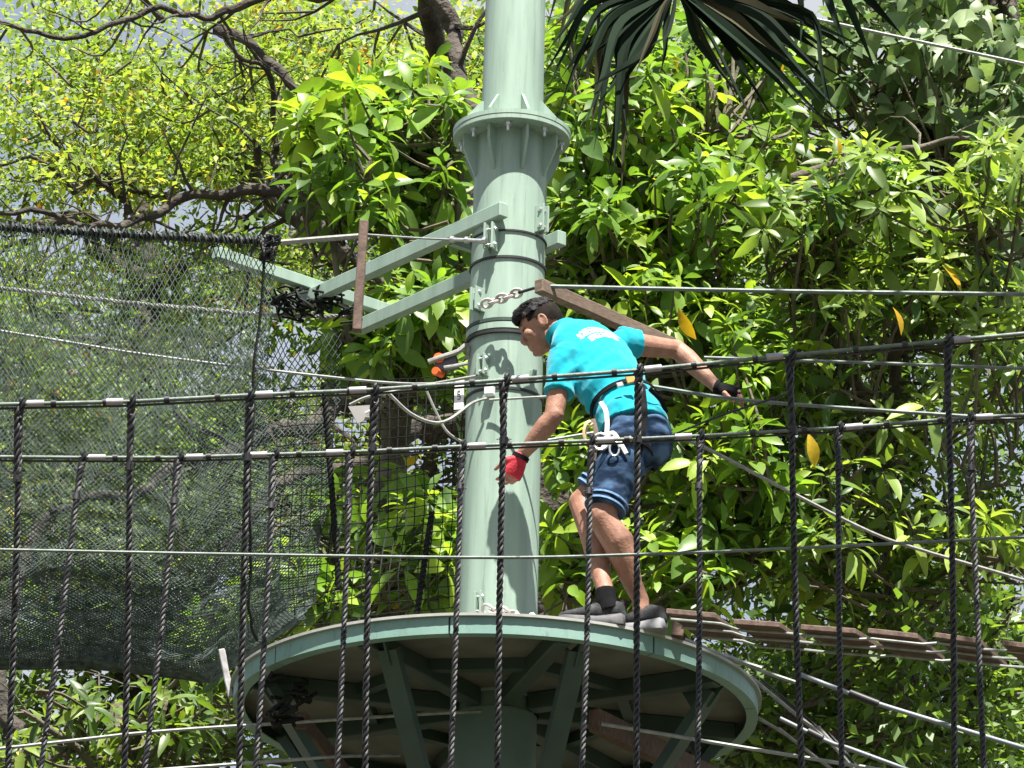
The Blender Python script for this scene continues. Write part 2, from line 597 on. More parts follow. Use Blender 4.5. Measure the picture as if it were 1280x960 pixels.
# ------------------------------------------------------------------ round platform
RD = 1.165
plat = thing('round_platform', 'round steel platform with pale rim and dark braced underside, wrapped round the pole', 'platform', (XP, YP, Z_DECK - .2))
MB().lathe(XP, YP, [(R_LOW + .006, Z_DECK - .012), (RD, Z_DECK - .012), (RD, Z_DECK), (R_LOW + .006, Z_DECK)], n=128, closed=True).build('deck_plate', M_DECKTOP, plat, smooth=False)
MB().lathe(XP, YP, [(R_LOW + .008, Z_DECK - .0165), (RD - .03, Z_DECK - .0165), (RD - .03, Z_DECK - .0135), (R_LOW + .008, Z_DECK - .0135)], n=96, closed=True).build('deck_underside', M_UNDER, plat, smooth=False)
MB().lathe(XP, YP, [(RD - .0275, Z_DECK - .079), (RD - .0255, Z_DECK - .079), (RD - .0255, Z_DECK - .018), (RD - .0275, Z_DECK - .018)], n=96, closed=True).build('rim_shade_ring', M_DARKPAINT, plat, smooth=False)  # thin dark ring added to put shade on the rim's inner face
RR = RD - .016
for k in range(8):      # rolled rim sections
    a0, a1 = math.radians(-100 + 45 * k + .22), math.radians(-55 + 45 * k - .22)
    vs, fs = [], []
    n = 16
    for i in range(n + 1):
        a = lin(a0, a1, i / n)
        for r, z in ((RR - .008, -.0125), (RR, -.0125), (RR, -.086), (RR - .05, -.086), (RR - .05, -.080), (RR - .008, -.080)):
            vs.append((XP + r * math.cos(a), YP + r * math.sin(a), Z_DECK + z))
    for i in range(n):
        for j in range(6):
            fs.append((i * 6 + j, i * 6 + (j + 1) % 6, (i + 1) * 6 + (j + 1) % 6, (i + 1) * 6 + j))
    fs += [tuple(range(6))[::-1], tuple(n * 6 + j for j in range(6))]
    MB().add(vs, fs).build('rim_section', M_DECKPAINT, plat, smooth=False)
for k in range(8):      # radial beams and raking struts
    a = math.radians(-90 + 22.5 + 45 * k - 8)
    d = Vector((math.cos(a), math.sin(a), 0))
    O = Vector((XP, YP, 0))
    z = Z_DECK - .0175
    bm_ = MB()
    bm_.bar(O + d * (R_LOW + .014) + Vector((0, 0, z - .04)), O + d * (RR - .056) + Vector((0, 0, z - .04)), .07, .078)
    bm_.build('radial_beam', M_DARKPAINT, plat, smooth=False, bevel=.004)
ZH = Z_DECK - 1.25
for k, adeg in enumerate((-116, -71, -161, -26, 19, 64, 109, 154)):
    a = math.radians(adeg)
    d = Vector((math.cos(a), math.sin(a), 0))
    s = Vector((-d.y, d.x, 0))
    O = Vector((XP, YP, 0))
    A = O + d * (RR - .10) + Vector((0, 0, Z_DECK - .105))
    B = O + d * (R_LOW + .05) + Vector((0, 0, ZH))
    mb = MB()
    dd = (B - A).normalized()
    up = s.cross(dd)
    # channel section: web and two flanges
    mb.bar(A, B, .085, .008, up=up)
    for e in (-1, 1):
        mb.bar(A + s * (e * .0395) + up * .022, B + s * (e * .0395) + up * .022, .007, .036, up=up)
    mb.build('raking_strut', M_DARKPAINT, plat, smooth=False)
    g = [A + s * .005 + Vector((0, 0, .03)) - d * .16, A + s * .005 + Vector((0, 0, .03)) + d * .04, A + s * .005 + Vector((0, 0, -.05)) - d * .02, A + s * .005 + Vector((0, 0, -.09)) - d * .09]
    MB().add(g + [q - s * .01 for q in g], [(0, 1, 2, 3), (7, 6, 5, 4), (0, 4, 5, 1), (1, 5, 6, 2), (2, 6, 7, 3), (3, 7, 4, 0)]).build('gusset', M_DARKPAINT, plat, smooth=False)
for k in range(8):      # ring of tie bars between the beams
    a0, a1 = math.radians(-90 + 22.5 + 45 * k - 8), math.radians(-90 + 22.5 + 45 * (k + 1) - 8)
    r = .62
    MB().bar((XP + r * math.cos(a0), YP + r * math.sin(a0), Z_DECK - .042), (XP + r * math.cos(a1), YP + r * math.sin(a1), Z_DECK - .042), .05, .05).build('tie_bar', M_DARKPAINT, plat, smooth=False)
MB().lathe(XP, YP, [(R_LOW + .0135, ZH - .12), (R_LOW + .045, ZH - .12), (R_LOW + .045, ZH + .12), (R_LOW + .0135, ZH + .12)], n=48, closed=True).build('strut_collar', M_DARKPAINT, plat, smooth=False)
# deck fittings: shackle chain and eye bolts beside the pole foot, timber chock
for px in (626, 646, 665):
    c = PZ(px, 772, Z_DECK + .03)
    MB().tube(spline([c + Vector((.014 * math.cos(t), 0, .016 * math.sin(t))) for t in np.linspace(-.8, 3.9, 9)], 2), .006, 6).build('eye_bolt', M_STEEL, plat)

# ------------------------------------------------------------------ outrigger frame on the pole
fr = thing('outrigger_frame', 'pair of pale green steel beams clamped across the pole, reaching out towards the net', 'steel frame', P(632, 300, YP))
A = P(630, 262, YP - R_LOW - .055)
zb = A.z
B = PZ(346, 391, zb)
dB = (B - A).normalized()
MB().bar(A, B, .05, .068).build('beam', M_PAINT, fr, smooth=False, bevel=.004)
C = P(640, 325, YP + R_LOW + .06)
C1 = C - dB * .36
C2 = C + dB * 1.15
MB().bar(C1, C2, .05, .068).build('beam', M_PAINT, fr, smooth=False, bevel=.004)
perp = Vector((dB.y, -dB.x, 0))
if perp.y < 0:
    perp = -perp
X0 = PZ(268, 316, zb + .063)
X1 = PZ(486, 389, zb + .063)
MB().bar(X0, X1, .05, .055).build('cross_member', M_PAINT, fr, smooth=False, bevel=.003)
for q in (.14, .42):
    a_, b_ = A + dB * q, C + dB * (q - .2)
    MB().bar(Vector((a_.x, a_.y, zb - .02)) + perp * .03, Vector((a_.x, a_.y, zb - .02)) + perp * (.10 if q < .3 else .32), .03, .03).build('spacer', M_PAINT, fr, smooth=False)


# ------------------------------------------------------------------ cables and rails
def cable(name, label, pts, r, material, cat='cable', group=None, ext=(0, 0), n=6):
    pts = [P(*p) for p in pts]
    if ext[0]:
        pts = [pts[0] + (pts[0] - pts[1]).normalized() * ext[0]] + pts
    if ext[1]:
        pts = pts + [pts[-1] + (pts[-1] - pts[-2]).normalized() * ext[1]]
    o = MB().tube(spline(pts, 6), r, n).build(name, material)
    return tag(o, label, cat, group)


YA = lambda px: interp(px, (0, 1280), (YP - 1.95, YP - 2.2))
YB = lambda px: interp(px, (0, 1280), (YP - 1.45, YP - 1.65))
RAIL_A = [(-20, 506), (163, 502), (311, 494), (467, 487), (631, 475), (797, 463), (988, 444), (1183, 426), (1290, 416)]
RAIL_B = [(-20, 571), (100, 572), (222, 572), (343, 568), (440, 565), (577, 558), (738, 551), (874, 545), (1048, 535), (1211, 522), (1290, 518)]
TOP_A = [(25, 8), (163, 154), (311, 299), (467, 458), (631, 623), (797, 796), (988, 1004), (1183, 1191)]
TOP_B = [(102, 50), (224, 180), (343, 318), (438, 420), (577, 562), (738, 725), (874, 870), (1048, 1054), (1211, 1230)]


def rail(label, pts, Yf, xs, r):
    world = [P(x, y, Yf(x)) for x, y in pts]
    world = [world[0] + (world[0] - world[1]).normalized() * 4] + world + [world[-1] + (world[-1] - world[-2]).normalized() * 4]
    base = P(640, 520, Yf(640))
    t = thing('handrail_cable', label, 'cable', base, 'handrails of the rope bridge')
    MB().tube(world, r, 8).build('steel_wire', M_CABLE, t)
    # second thinner wire lashed below
    MB().tube([w + Vector((0, .004, -r * 1.9)) for w in world], r * .55, 6).build('lashing_wire', M_TAPE, t)
    px = [p[0] for p in pts]
    py = [p[1] for p in pts]
    f = lambda x: P(x, interp(x, px, py), Yf(x))
    for x in xs:
        a, b = f(x + 9), f(x + 30)
        if random.random() < .25:
            a, b = f(x - 30), f(x - 9)
        MB().tube([a, b], r * 1.75, 10).build('sleeve', M_SLEEVE, t)
    for i in range(len(xs) - 1):
        for q in (0.36 + random.uniform(-.06, .06), 0.78 + random.uniform(-.05, .05)):
            x = lin(xs[i], xs[i + 1], q)
            MB().tube([f(x - 3.2), f(x + 3.2)], r * 1.7, 8).build('tape_wrap', M_TAPE, t)
    return f


fA = rail('upper handrail cable with alloy sleeves crossing in front of the turquoise shirt', RAIL_A, YA, [q[0] for q in TOP_A], .0088)
fB = rail('lower handrail cable with alloy sleeves, crossing in front of the denim shorts', RAIL_B, YB, [q[0] for q in TOP_B], .008)
RB = 1085.0          # ropes go on below the frame to the foot cable


def foot_pt(px_top, py_top, px_960, Yt, Yb):
    pxb = px_top + (px_960 - px_top) * (RB - py_top) / (960 - py_top)
    return P(pxb, RB, Yb)


LA = {631: 'black twisted upper handrail rope hanging in front of the pole and the red glove',
      797: 'black twisted rope on the upper handrail, hanging in front of the harness and denim shorts',
      467: 'black twisted rope on the upper handrail, hanging beside the square black net',
      988: 'black twisted rope on the upper handrail, hanging just past the black gloved hand'}
LB = {577: 'black twisted lower handrail rope hanging along the edge of the pole',
      738: 'black twisted lower handrail rope hanging in front of the thigh and dark shoes'}


def ORD(px, which):
    xs = [q[0] for q in (TOP_A if which == 'upper' else TOP_B)]
    left = sorted([x for x in xs if x < 570], reverse=True)
    right = sorted([x for x in xs if x > 700])
    w = ('first', 'second', 'third', 'fourth', 'fifth', 'sixth')
    if px in left:
        return '%s black twisted %s handrail rope from the pole towards the green net' % (w[left.index(px)], which)
    return '%s black twisted %s handrail rope from the pole towards the plank bridge' % (w[right.index(px)], which)


def hang_rope(px, f, py, pxb, Yt, label, group, R, pitch, spl):
    top = f(px)
    bot = foot_pt(px, py, pxb, Yt, YA(px) + .28)
    d = (bot - top).normalized()
    t = thing('hanging_rope', label, 'rope', bot, group)
    ns = 14
    jig = Vector((random.uniform(-.012, .012), random.uniform(-.01, .01), 0))
    path = [top.lerp(bot, i / ns) + jig * math.sin(math.pi * i / ns) for i in range(ns + 1)]
    k = int(ns * .99)
    MB().twist(path, R, pitch, phase=random.random() * 6).build('laid_rope', M_ROPE, t)
    # eye round the cable
    x = Vector((1, 0, 0))
    y = Vector((0, 1, 0))
    eye = [top + y * (.02 * math.cos(a)) + Vector((0, 0, .02 * math.sin(a))) + x * (.012 * math.sin(a * .5)) for a in np.linspace(-1.2, 4.4, 14)]
    eye = eye + [top + d * .06 - y * .008]
    MB().twist(eye, R * .95, pitch).build('eye_splice', M_ROPE, t)
    # spliced, thicker length under the eye
    L = spl * random.uniform(.85, 1.15)
    off = Vector((random.choice((-1, 1)) * R * .75, -R * .5, 0))
    sp = [top + d * lin(.015, L, i / 6) + off * (1 - i / 6) for i in range(7)]
    MB().twist(sp, R * 1.05, pitch * 1.2).build('splice', M_ROPE, t)
    e = top + d * L
    MB().tube([e - d * .014, e + d * .014], R * 1.28, 9).build('whipping', M_TAPE, t)
    wisp = MB()
    for q in range(3):
        v = Vector((random.uniform(-1, 1), random.uniform(-1, .2), random.uniform(-.6, .6))).normalized()
        wisp.tube([e, e + v * R * 1.6, e + v * R * 2.3 - Vector((0, 0, .006))], .0022, 4)
    wisp.build('rope_end', M_ROPE, t)
    return bot


fa_b, fb_b = [], []
for px, pxb in TOP_A:
    py = interp(px, [p[0] for p in RAIL_A], [p[1] for p in RAIL_A])
    fa_b.append(hang_rope(px, fA, py, pxb, YA(px), LA.get(px) or ORD(px, 'upper'), 'ropes of the upper handrail', .0142, .088, .27))
for px, pxb in TOP_B:
    py = interp(px, [p[0] for p in RAIL_B], [p[1] for p in RAIL_B])
    fb_b.append(hang_rope(px, fB, py, pxb, YB(px), LB.get(px) or ORD(px, 'lower'), 'ropes of the lower handrail', .0128, .080, .21))
allb = sorted(fa_b + fb_b, key=lambda v: v.x)
foot = MB().tube(spline([allb[0] - Vector((4, 0, 0))] + allb[::2] + [allb[-1] + Vector((4, 0, 0))], 4), .014, 8).build('foot_cable', M_CABLE)
tag(foot, 'steel foot cable to which the hanging ropes are tied', 'cable')
cable('middle_cable', 'thin grey guard cable crossing the hanging ropes at knee height', [(-10, 687, YP - 1.92), (300, 693, YP - 1.95), (620, 697, YP - 1.98), (800, 693, YP - 2.0), (990, 685.5, YP - 2.03), (1290, 671, YP - 2.1)], .0065, M_CABLE, ext=(4, 4))
# cables on the right and behind
cable('overhead_cable', 'taut grey cable running from the weathered timber beam above the bent head', [(684, 358, YP - .33), (980, 364, YP - .3), (1290, 368, YP - .25)], .0095, M_CABLE, ext=(0, 5))
cable('grip_cable', 'grey cable gripped by the black gloved hand', [(815, 483, YP - .62), (905, 497, YP - .62), (1000, 506, YP - .62), (1290, 526, YP - .6)], .0085, M_CABLE, ext=(0, 5))
cable('guard_cable', 'thin pale cable just below the upper handrail beyond the gloved hand', [(880, 447, YP - .3), (1100, 454, YP - .28), (1290, 461, YP - .25)], .0075, M_CABLE, ext=(0, 5))
cable('slanting_rope', 'pale rope slanting down to the right from the denim shorts', [(838, 545, YP - .75), (880, 559, YP - .75), (980, 611, YP - .7), (1090, 666, YP - .6), (1160, 690, YP - .5), (1290, 728, YP - .4)], .0078, M_ROPE2, ext=(0, 4))
cable('slanting_rope', 'thin dark cord slanting up to the right from the denim shorts', [(838, 545, YP - .75), (900, 520, YP - .72), (985, 492, YP - .7)], .005, M_ROPE)
cable('pole_cable', 'thin pale cable crossing the pole behind the bent forearm', [(612, 500, YP - .2), (680, 496, YP - .3), (760, 492, YP - .36), (830, 486, YP - .6)], .006, M_CABLEW)
cable('short_cable', 'short pale cable end behind the forearm above the lower handrail', [(681, 551, YP - .3), (742, 541, YP - .28)], .007, M_CABLEW)
cable('top_cable', 'thin pale wire crossing the leaves below the palm frond', [(1020, 24, YP + 1.6), (1140, 50, YP + 1.6), (1290, 82, YP + 1.6)], .0085, M_CABLEW, ext=(3, 4))
cable('net_cable', 'thin pale cable running through the dark green net to the pole', [(-10, 412, YP + .55), (180, 443, YP + .52), (400, 470, YP + .4), (520, 480, YP + .2), (602, 473, YP - .12)], .0065, M_CABLEW, ext=(4, 0))
cable('post_cable', 'thin cable linking the upright timber post to the pole bracket', [(456, 293, YP + .2), (530, 298, YP + .02), (604, 301, YP - .2)], .005, M_CABLEW)
t = thing('turnbuckle', 'steel turnbuckle shackled to the pole bracket', 'turnbuckle', P(590, 300, YP - .2))
a, b = P(566, 299.5, YP - .1), P(606, 301, YP - .21)
MB().tube([a, b], .009, 8).build('body', M_STEEL, t)
for q in (0, .45, 1):
    c = a.lerp(b, q)
    MB().tube([c - (b - a) * .05, c + (b - a) * .05], .016, 6).build('nut', M_STEEL, t, smooth=False)


def chain(name, label, A, B, n, R=.019, r=.0075, material=M_STEEL):
    t = thing(name, label, 'chain', B)
    d = (B - A)
    L = d.length / n
    d.normalize()
    s = d.orthogonal().normalized()
    for i in range(n):
        c = A + d * (L * (i + .5))
        sx = s if i % 2 else d.cross(s)
        pts = [c + d * (L * .72 * math.cos(a)) + sx * (R * math.sin(a)) for a in np.linspace(0, 2 * math.pi, 13)]
        MB().tube(pts, r, 6).build('link', material, t)
    return t


M_GALV = mat('dull_zinc', (0.42, 0.38, 0.37), 0.5, (0.55, 0.5, 0.48), 40, metal=.3)
chain('chain', 'short galvanised chain between the pole clamp and the timber beam', P(604, 381, YP - R_LOW - .06), P(650, 365, YP - .31), 5, material=M_GALV)
cable('chain_lashing', 'short dark wire tying the chain to the timber beam end', [(648, 366, YP - .31), (668, 360, YP - .34)], .007, M_TAPE)
chain('chain', 'small heap of chain links at the pole foot on the platform', P(605, 762, YP - .24), P(644, 768, YP - .34), 4, R=.026, material=M_GALV)

# ropes and lanyards left of the pole
cable('grey_lanyard', 'grey rope looping slackly from the handrail to the pole', [(484, 490, YP - .55), (512, 516, YP - .5), (540, 528, YP - .45), (562, 524, YP - .35), (590, 504, YP - .22), (608, 498, YP - .19)], .0075, M_ROPE2)
cable('grey_lanyard', 'grey rope slanting down towards the pole behind the slack loop', [(532, 486, YP - .3), (545, 515, YP - .28), (560, 541, YP - .26), (585, 556, YP - .22)], .006, M_ROPE2)
cable('grey_lanyard', 'grey webbing strap tied beside the upright timber post', [(437, 506, YP - .1), (460, 496, YP - .1), (500, 488, YP - .1), (540, 480, YP - .1), (596, 470, YP - .16)], .007, M_ROPE2)
t = thing('cable_anchor', 'small grey anchor plate hanging under the handrail beside the net', 'anchor plate', P(452, 520, YP - .3))
c = P(452, 514, YP - .3)
MB().add([c + Vector(v) for v in ((-.06, -.004, .02), (.05, -.004, .03), (.04, -.004, -.03), (-.015, -.004, -.06), (-.06, .006, .02), (.05, .006, .03), (.04, .006, -.03), (-.015, .006, -.06))],
         [(0, 3, 2, 1), (4, 5, 6, 7), (0, 1, 5, 4), (1, 2, 6, 5), (2, 3, 7, 6), (3, 0, 4, 7)]).build('plate', mat('dull_plate', (.23, .22, .21), .6), t, smooth=False)
MB().tube([c + Vector((.02, -.02, -.02)), c + Vector((.06, -.03, .0))], .012, 8).build('shackle', M_STEEL, t)
# rescue pulley hung on the left of the pole
t = thing('rescue_pulley', 'grey rescue pulley with orange caps hanging beside the pole', 'pulley', P(560, 468, YP - .05))
c = P(558, 455, YP - .05)
MB().box(c, (.05, 0, .012), (0, .02, 0), (-.006, 0, .028)).build('body', mat('dark_alloy', (.09, .09, .1), .45, metal=.4), t, smooth=False, bevel=.006)
MB().tube([c + Vector((-.035, -.03, .018)), c + Vector((-.035, .02, .018))], .024, 12).build('cap', M_ORANGE, t)
MB().tube([c + Vector((-.05, -.03, -.045)), c + Vector((-.02, .02, -.042))], .018, 12).build('cap', M_ORANGE, t)
MB().tube(spline([c + Vector((-.08, -.02, 0)), c + Vector((-.02, -.035, .02)), c + Vector((.05, -.03, .05)), c + Vector((.09, -.02, .085)), c + Vector((.10, 0, .03))], 4), .012, 7).build('strap', M_ROPE2, t)
MB().tube(spline([c + Vector((-.01, -.03, -.03)), c + Vector((.04, -.03, -.02)), c + Vector((.10, -.02, .0))], 4), .009, 7).build('strap', M_ROPE2, t)

# ------------------------------------------------------------------ timbers
def timber(name, label, a, b, w, h, material, cat='timber', up=(0, 0, 1)):
    a, b = Vector(a), Vector(b)
    n = 6
    d = (b - a).normalized()
    s = d.cross(Vector(up)).normalized()
    u = s.cross(d)
    mb = MB()
    vs, fs = [], []
    for i in range(n + 1):
        c = a.lerp(b, i / n)
        for x, y in ((-1, -1), (1, -1), (1, 1), (-1, 1)):
            vs.append(c + s * (x * w / 2 + random.uniform(-.0015, .0015)) + u * (y * h / 2 + random.uniform(-.0015, .0015)))
    for i in range(n):
        for j in range(4):
            fs.append((i * 4 + j, i * 4 + (j + 1) % 4, (i + 1) * 4 + (j + 1) % 4, (i + 1) * 4 + j))
    fs += [(0, 1, 2, 3)[::-1], tuple(n * 4 + j for j in range(4))]
    o = mb.add(vs, fs).build(name, material, None, smooth=False, bevel=.004)
    return tag(o, label, cat)


a = P(450, 278, YP + .18)
timber('timber_post', 'slim upright brown timber post holding the net rope apart', P(455, 277, YP + .2), P(446, 414, YP + .2), .042, .05, M_WOODR, up=(0, 1, 0))
a = P(673, 357, YP - .36)
b = PZ(822, 424, a.z)
timber('timber_beam', 'weathered timber beam reaching back from the pole behind the bent head', a, b + (b - a) * .15, .05, .062, M_WOOD)
a = P(742, 900, YP - .55)
b = PZ(868, 962, a.z)
timber('timber_beam', 'dark red brown timber under the platform with a pale cable bolted through its end', a, b + (b - a) * .6, .055, .10, M_WOODR)
a = P(376, 901, YP - .35)
b = PZ(425, 962, a.z)
timber('timber_beam', 'short reddish timber under the left of the platform with a cable passing its end', a, b + (b - a) * .5, .05, .075, M_WOODR)
a = PZ(846, 797, Z_DECK + .004)
timber('timber_block', 'small upright timber block standing on the platform rim behind the heel', a, a + Vector((0.012, 0, .105)), .05, .05, M_WOODR, cat='timber block', up=(0, 1, 0))
cable('lower_cable', 'pale cable running from the timber under the platform down to the right', [(752, 905, YP - .6), (1000, 946, YP - .6), (1290, 992, YP - .6)], .0085, M_CABLEW, ext=(0, 4))
cable('lower_cable', 'thin pale cable passing under the platform from the left', [(-10, 937, YP - .4), (180, 916, YP - .4), (370, 903, YP - .38), (560, 891, YP - .25), (690, 888, YP + .1)], .0075, M_CABLEW, ext=(4, 0))
cable('lower_cable', 'pale cable low at the left beneath the platform strut', [(270, 957, YP - .3), (420, 946, YP - .3), (500, 944, YP + .0)], .0075, M_CABLEW, ext=(3, 0))
cable('handrail_pipe', 'thick pale plastic covered cable slanting down beyond the platform edge', [(1000, 843, YP - .1), (1060, 866, YP - .12), (1105, 882, YP - .15), (1200, 911, YP - .18), (1290, 938, YP - .2)], .0105, mat('pale_pipe', (.16, .185, .205), .5, (.23, .255, .28), 10), ext=(0, 4), n=10)
cable('handrail_pipe', 'second thick pale plastic covered cable slanting below the first', [(975, 898, YP - .2), (1040, 929, YP - .22), (1090, 946, YP - .25), (1150, 968, YP - .28)], .0095, MATS['pale_pipe'], ext=(0, 4), n=10)
for i, (p0, p1, r) in enumerate((((1062, 866), (1098, 880), .017), ((1010, 914), (1028, 923), .016))):
    o = MB().tube([P(*p0, YP - .13 - .09 * i), P(*p1, YP - .15 - .08 * i)], r, 9).build('tape_wrap', M_TAPE)
    tag(o, ('black tape bound round the thick pale cable below the plank bridge', 'black tape bound round the second pale cable below the first')[i], 'tape')
for i, (pts, r, lab) in enumerate((([(938, 846), (985, 885), (1040, 930), (1070, 965)], .009, 'grey stay rope running down from the platform edge past the leaves'),
                                   ([(950, 848), (1000, 890), (1060, 945), (1080, 968)], .006, 'thin dark stay rope just behind the grey one at the platform edge'),
                                   ([(940, 893), (985, 920), (1040, 962)], .008, 'lowest stay rope tied under the platform edge'))):
    cable('stay_rope', lab, [(x, y, YP - .05 + .05 * i) for x, y in pts], r, (M_ROPE2, M_ROPE, M_ROPE2)[i], ext=(0, 3))

lash2 = MB()
for i in range(14):
    c = P(random.uniform(340, 392), random.uniform(848, 900), YP - .55) + Vector((0, random.uniform(-.06, .1), 0))
    c += Vector((.0, 0, -.0016 * (c.x - P(335, 870, YP - .55).x) * 300 * .3))
    lash2.tube(spline([c + Vector((random.gauss(0, .035), random.gauss(0, .02), random.gauss(0, .018))) for _ in range(5)], 3), .009, 5)
tag(lash2.build('rope_lashing', M_NETB), 'dark rope bundle lashed to a strut under the platform edge by the net', 'lashing')
timber('steel_bar', 'pale grey steel bar leaning beside the platform rim next to the net', P(277, 812, YP - .05), P(289, 872, YP - .05), .028, .03, mat('weathered_steel', (.36, .36, .37), .6, (.22, .21, .2), 20), cat='steel bar', up=(0, 1, 0))

# ------------------------------------------------------------------ plank bridge to the right
zb2 = Z_DECK + .02
br = thing('plank_bridge', 'brown plank bridge on pale cables leaving the right of the platform', 'bridge', PZ(1000, 820, zb2 - .1))
planks = [(x, 766 + (x - 832) * .088 + random.uniform(-3, 3), x + random.uniform(58, 72), 766 + (x + 65 - 832) * .088 + random.uniform(-3, 3)) for x in range(832, 1480, 84)]
for i, (x0, y0, x1, y1) in enumerate(planks):
    dz = random.uniform(-.01, .012)
    A0, A1 = PZ(x0, y0 + 4, zb2 + dz), PZ(x1, y1 + 4, zb2 + dz)
    sh = Vector((.14, .25 + random.uniform(-.02, .03), random.uniform(-.03, .01)))
    th = Vector((0, 0, .026))
    vs = [A0, A1, A1 + sh, A0 + sh]
    vs = vs + [v + th for v in vs]
    o = MB().add(vs, [(3, 2, 1, 0), (4, 5, 6, 7), (0, 1, 5, 4), (1, 2, 6, 5), (2, 3, 7, 6), (3, 0, 4, 7)]).build('plank', M_WOODR, br, smooth=False, bevel=.004)
for k, (q, dz) in enumerate(((.04, -.010), (.13, -.016), (.22, -.024))):
    pts = []
    for (x0, y0, x1, y1) in planks:
        for x, y in ((x0, y0), (x1, y1)):
            pts.append(PZ(x, y + 4, zb2) + Vector((.14, .25, 0)) * (q / .25) + Vector((0, 0, dz)))
    MB().tube(pts, .0062, 7).build('bridge_cable', M_CABLEW, br)
# under bridge timbers tangled at the platform edge
for i, (x0, y0, x1, y1, Y, r, lab) in enumerate(((856, 800, 952, 836, YP - .55, .011, 'pale cable hugging the right edge of the platform under the bridge'), (905, 818, 1000, 855, YP - .3, .009, 'pale cable end below the planks beside the platform edge'))):
    cable('edge_cable', lab, [(x0, y0, Y), ((x0 + x1) / 2, (y0 + y1) / 2 + 2, Y), (x1, y1, Y)], r, M_CABLEW)


# ------------------------------------------------------------------ nets
def net_mesh(fn, U, V, cell, r, diag=True):
    """strands of a net over the surface fn(u, v), u in [0,U], v in [0,V] metres"""
    vs, fs = [], []

    def strand(pts):
        if len(pts) < 2:
            return
        k0 = len(vs)
        for i, p in enumerate(pts):
            t = (pts[min(i + 1, len(pts) - 1)] - pts[max(i - 1, 0)]).normalized()
            x = t.orthogonal().normalized()
            y = t.cross(x)
            for a in (0.3, 2.4, 4.5):
                vs.append(tuple(p + (x * math.cos(a) + y * math.sin(a)) * r))
        for i in range(len(pts) - 1):
            for j in range(3):
                a, b = k0 + i * 3 + j, k0 + i * 3 + (j + 1) % 3
                fs.append((a, b, b + 3, a + 3))

    st = cell
    if diag:
        for sg in (1, -1):
            c = -V if sg > 0 else 0
            while c < (U if sg > 0 else U + V):
                pts = []
                v = 0.0
                while v <= V:
                    u = c + v if sg > 0 else c - v
                    if 0 <= u <= U:
                        pts.append(fn(u, v))
                    v += st
                strand(pts)
                c += st * 1.0
    else:
        for i in range(int(U / st) + 1):
            strand([fn(i * st, min(V, k * st)) for k in range(int(V / st) + 1)])
        for k in range(int(V / st) + 1):
            strand([fn(min(U, i * st), k * st) for i in range(int(U / st) + 1)])
    me = bpy.data.meshes.new('net')
    me.from_pydata(vs, [], fs)
    return me


NEAR = [(-420, 262), (-200, 270), (-30, 283), (100, 291), (230, 298), (350, 303)]
FAR = [(-420, 315), (-200, 337), (-30, 358), (160, 380), (340, 396), (432, 397)]
BOT = [(-420, 800), (-200, 812), (-30, 826), (120, 846), (250, 866), (350, 770)]
YN, YFR = YP + .22, YP + .95


def edge(E, q, Y):
    x = lin(E[0][0], E[-1][0], q)
    return P(x, interp(x, [p[0] for p in E], [p[1] for p in E]), Y)


UL = 2.6
VL = 4.3


def tunnel(u, v):
    q, s = u / UL, v / VL
    A, B, C = edge(NEAR, q, YN), edge(BOT, q, YP + .62), edge(FAR, q, YFR)
    # a hanging U: superellipse between the two ropes
    th = math.pi * s
    y_ = -math.cos(th)
    w = abs(math.sin(th)) ** 0.74
    top = A.lerp(C, (y_ + 1) / 2)
    dz = (B.z - (A.z + C.z) / 2)
    p = top + Vector((0, 0, dz * w * (1 + .05 * noise.noise((u * 2.2, .3, 7.7)))))
    # bulge and wrinkles
    p += Vector((.0, .05, .03)) * noise.noise((u * 1.6, v * 1.6, 3.1)) + Vector((.03, .035, .01)) * noise.noise((u * 4, v * 4, 9.0)) + Vector((.011, .012, .008)) * noise.noise((u * 17, v * 17, 2.0))
    return p


net = thing('tunnel_net', 'dark green knotted climbing net slung like a tunnel beside the platform', 'net', P(150, 850, YP + .6))
o = link('net_mesh', net_mesh(tunnel, UL, VL, .0215, .0026), M_NET, net)
o['kind'] = 'stuff'
for E, Y, r, mt in ((NEAR, YN, .021, M_ROPE), (FAR, YFR, .011, M_ROPE2)):
    path = [edge(E, i / 24, Y) + Vector((0, 0, .006)) for i in range(25)]
    MB().twist(path, r, .07).build('edge_rope', mt, net)
wrap = MB()
for i in range(110):
    q = i / 110
    c = edge(NEAR, q, YN)
    a = random.uniform(0, 6)
    wrap.tube([c + Vector((.01 * math.sin(a + t), .027 * math.cos(t), .027 * math.sin(t) + .004)) for t in np.linspace(0, 5.5, 6)], .0045, 4)
wrap.build('lacing', M_NET, net)
seam = [tunnel(UL * (.975 - .035 * (i / 20)), VL * .48 * i / 20) + Vector((0, -.012, 0)) for i in range(21)]
MB().twist(seam, .0075, .05).build('seam_rope', M_NETB, net)
knot = MB()
c = edge(NEAR, .985, YN)
for i in range(9):
    knot.twist(spline([c + Vector((random.gauss(0, .022), random.gauss(-.01, .015), random.uniform(-.10, .03))) for _ in range(5)], 3), .009, .045)
knot.build('knot', M_ROPE, net)
cable('net_rope', 'grey rope from the net corner to the upright timber post', [(352, 303, YN), (400, 299, YP + .2), (452, 295, YP + .19)], .0135, M_ROPE2)
# dark lashings where the frame meets the net
lash = MB()
for i in range(30):
    c = PZ(random.uniform(340, 445), random.uniform(374, 392), zb - .03) + Vector((0, -.06, random.uniform(-.05, .02)))
    lash.tube(spline([c + Vector((random.gauss(0, .035), random.gauss(0, .015), random.gauss(0, .03))) for _ in range(5)], 3), .0065, 4)
tag(lash.build('rope_lashing', M_NETB), 'tangle of dark cord lashing the net rope to the steel frame', 'lashing')


